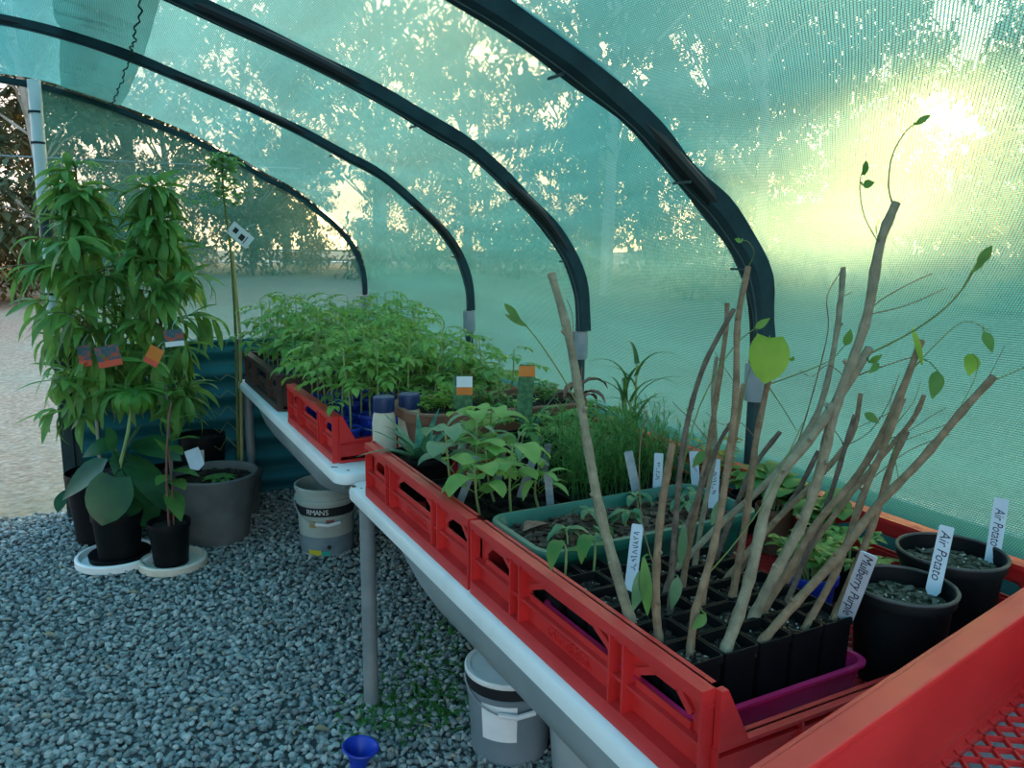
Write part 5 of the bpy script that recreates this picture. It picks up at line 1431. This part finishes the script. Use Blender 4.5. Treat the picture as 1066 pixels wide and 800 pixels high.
# ------------------------------------------------------------------ outside: trees, fence
def gum_proto(name, H, seed, mk, spread=.30, clumps=38, leaves=100, low=.32, bark='barkg', trunk=.16):
    rr = random.Random(seed); t = thing(name, 'x', 'tree')
    tr = MB(); top = V((rr.uniform(-.6, .6), rr.uniform(-.6, .6), H * .80))
    tp = [V((0, 0, -.4)), V((top.x * .2 + .1, top.y * .2, H * .25)), V((top.x * .5 - .1, top.y * .6, H * .5)), top]
    wood(tr, tp, trunk, trunk * .35, seed, 8, 4)
    lf = MB()
    for k in range(clumps):
        f = low + (1 - low) * rr.random(); a = rr.uniform(0, 6.28); rad = spread * H * (.35 + .65 * sin(pi * min(1, (f - low) / (1 - low) * .8 + .12))) * rr.uniform(.35, 1)
        p = V((top.x * f + cos(a) * rad, top.y * f + sin(a) * rad, H * f + rr.uniform(-.3, .4)))
        b = V((top.x * f * .9, top.y * f * .9, H * max(.18, f - .16)))
        if k % 2 == 0: tr.tube([b, b.lerp(p, .5) + V((0, 0, .25)), p], [trunk * .28, .015], 5, cap=False)
        cr = rr.uniform(.5, 1.05)
        for q in range(leaves):
            v = V((rr.gauss(0, 1), rr.gauss(0, 1), rr.gauss(0, .75))); v = v.normalized() * cr * rr.random() ** .45
            a2 = rr.uniform(0, 6.28); lf.leaf(p + v, V((cos(a2), sin(a2), rr.uniform(-1.2, .3))), rr.uniform(.28, .48), rr.uniform(.11, .20), .3, seg=2, fold=.2)
    tr.build('trunk', M[bark], t); lf.build('crown', LF[mk], t); return t
def forest():
    rr = random.Random(77)
    pal = mat('pale_gum_bark', (.30, .28, .23), .85, (.42, .40, .34), 3); M['palebark'] = pal
    P = [gum_proto('gum_tree', 15, 1, 'gum', .24, 60, 105, .22, 'palebark'), gum_proto('gum_tree', 13, 2, 'gum2', .27, 56, 105, .16, 'barkd', .2), gum_proto('gum_tree', 17, 3, 'gum', .22, 70, 105, .28, 'barkd', .18), gum_proto('gum_tree', 11, 4, 'gum', .30, 56, 105, .08, 'palebark', .14), gum_proto('gum_tree', 12, 6, 'gum2', .33, 60, 105, .05, 'barkg', .16)]
    Sp = [gum_proto('shrub', 3.2, 8, 'scrub', .55, 26, 40, .10, 'barkd', .06), gum_proto('shrub', 2.6, 9, 'gum2', .6, 24, 40, .10, 'barkd', .06)]
    used = set()
    def put(p, x, y, s, label, group, cat):
        o = p if p.name not in used else copy_tree(p); used.add(p.name)
        o.location = (x, y, -.03); o.rotation_euler = (0, 0, rr.uniform(0, 6.28)); o.scale = (s, s, s * rr.uniform(.9, 1.15)); o['label'] = label; o['group'] = group; o['category'] = cat
    sun_az = math.degrees(atan2(SUN.x, SUN.y))
    n = 0
    for ring, (d0, step, big) in enumerate(((26, 9.5, 1.08), (38, 8.0, 1.25), (54, 6.6, 1.4))):
        az = -22.0
        while az < 84:
            a = az + rr.uniform(-1.2, 1.2); d = d0 * rr.uniform(.92, 1.12)
            if abs(a - sun_az) < (5.2, 3.6, 2.4)[ring]: az += step; continue
            if ring == 0 and 6 < a < 34: az += step; continue             # open paddock towards the road
            k = rr.randrange(5)
            put(P[k], d * sin(R(a)), d * cos(R(a)), big * rr.uniform(.85, 1.15), 'tall hazy gum tree in the forest beyond the shade cloth' if a > -4 else 'brown-green gum tree seen through the open doorway', 'gum trees beyond the shade cloth' if a > -4 else 'gum trees outside the doorway', 'tree'); n += 1
            az += step
    for k in range(9):
        a = sun_az - 8 + 2 * k + rr.uniform(-.6, .6); d = rr.uniform(34, 42)
        put(P[3 + k % 2], d * sin(R(a)), d * cos(R(a)), rr.uniform(.34, .46), 'small dark gum sapling in the forest gap below the sun', 'gum saplings below the sun', 'tree')
    for k in range(24):
        a = -14 + 4.0 * k + rr.uniform(-1, 1); d = rr.uniform(46, 56)
        put(P[3 + k % 2], d * sin(R(a)), d * cos(R(a)), rr.uniform(.55, .78), 'leafy low gum tree filling the back of the forest beyond the shade cloth' if a > -4 else 'low leafy gum tree seen through the open doorway', 'low gum trees beyond the shade cloth' if a > -4 else 'low gum trees outside the doorway', 'tree')
    for k in range(26):
        a = -16 + 94 * k / 25 + rr.uniform(-1, 1); d = rr.uniform(34, 44) if 3 < a < 40 else rr.uniform(22, 34)
        put(Sp[k % 2], d * sin(R(a)), d * cos(R(a)), rr.uniform(.7, 1.2), 'low scrubby bush at the edge of the forest beyond the shade cloth' if a > -4 else 'dry brown bush seen through the open doorway', 'scrub bushes at the forest edge' if a > -4 else 'dry bushes outside the doorway', 'bush')
forest()
def fence():
    a, b = V((9.0, 47, 0)), V((24, 37.5, 0)); t = thing('pipe_fence', 'grey pipe rail fence between paddock and road beyond the end net', 'fence', a)
    n = 6
    for k in range(n + 1):
        p = (b - a) * k / n; m = MB(); m.tube([p + V((0, 0, -.05)), p + V((0, 0, 1.15))], .06, 6); m.build('post', M['pipe'], t)
    for z in (.55, 1.1):
        m = MB(); m.tube([V((0, 0, z)), (b - a) + V((0, 0, z))], .045, 6); m.build('rail', M['pipe'], t)
fence()
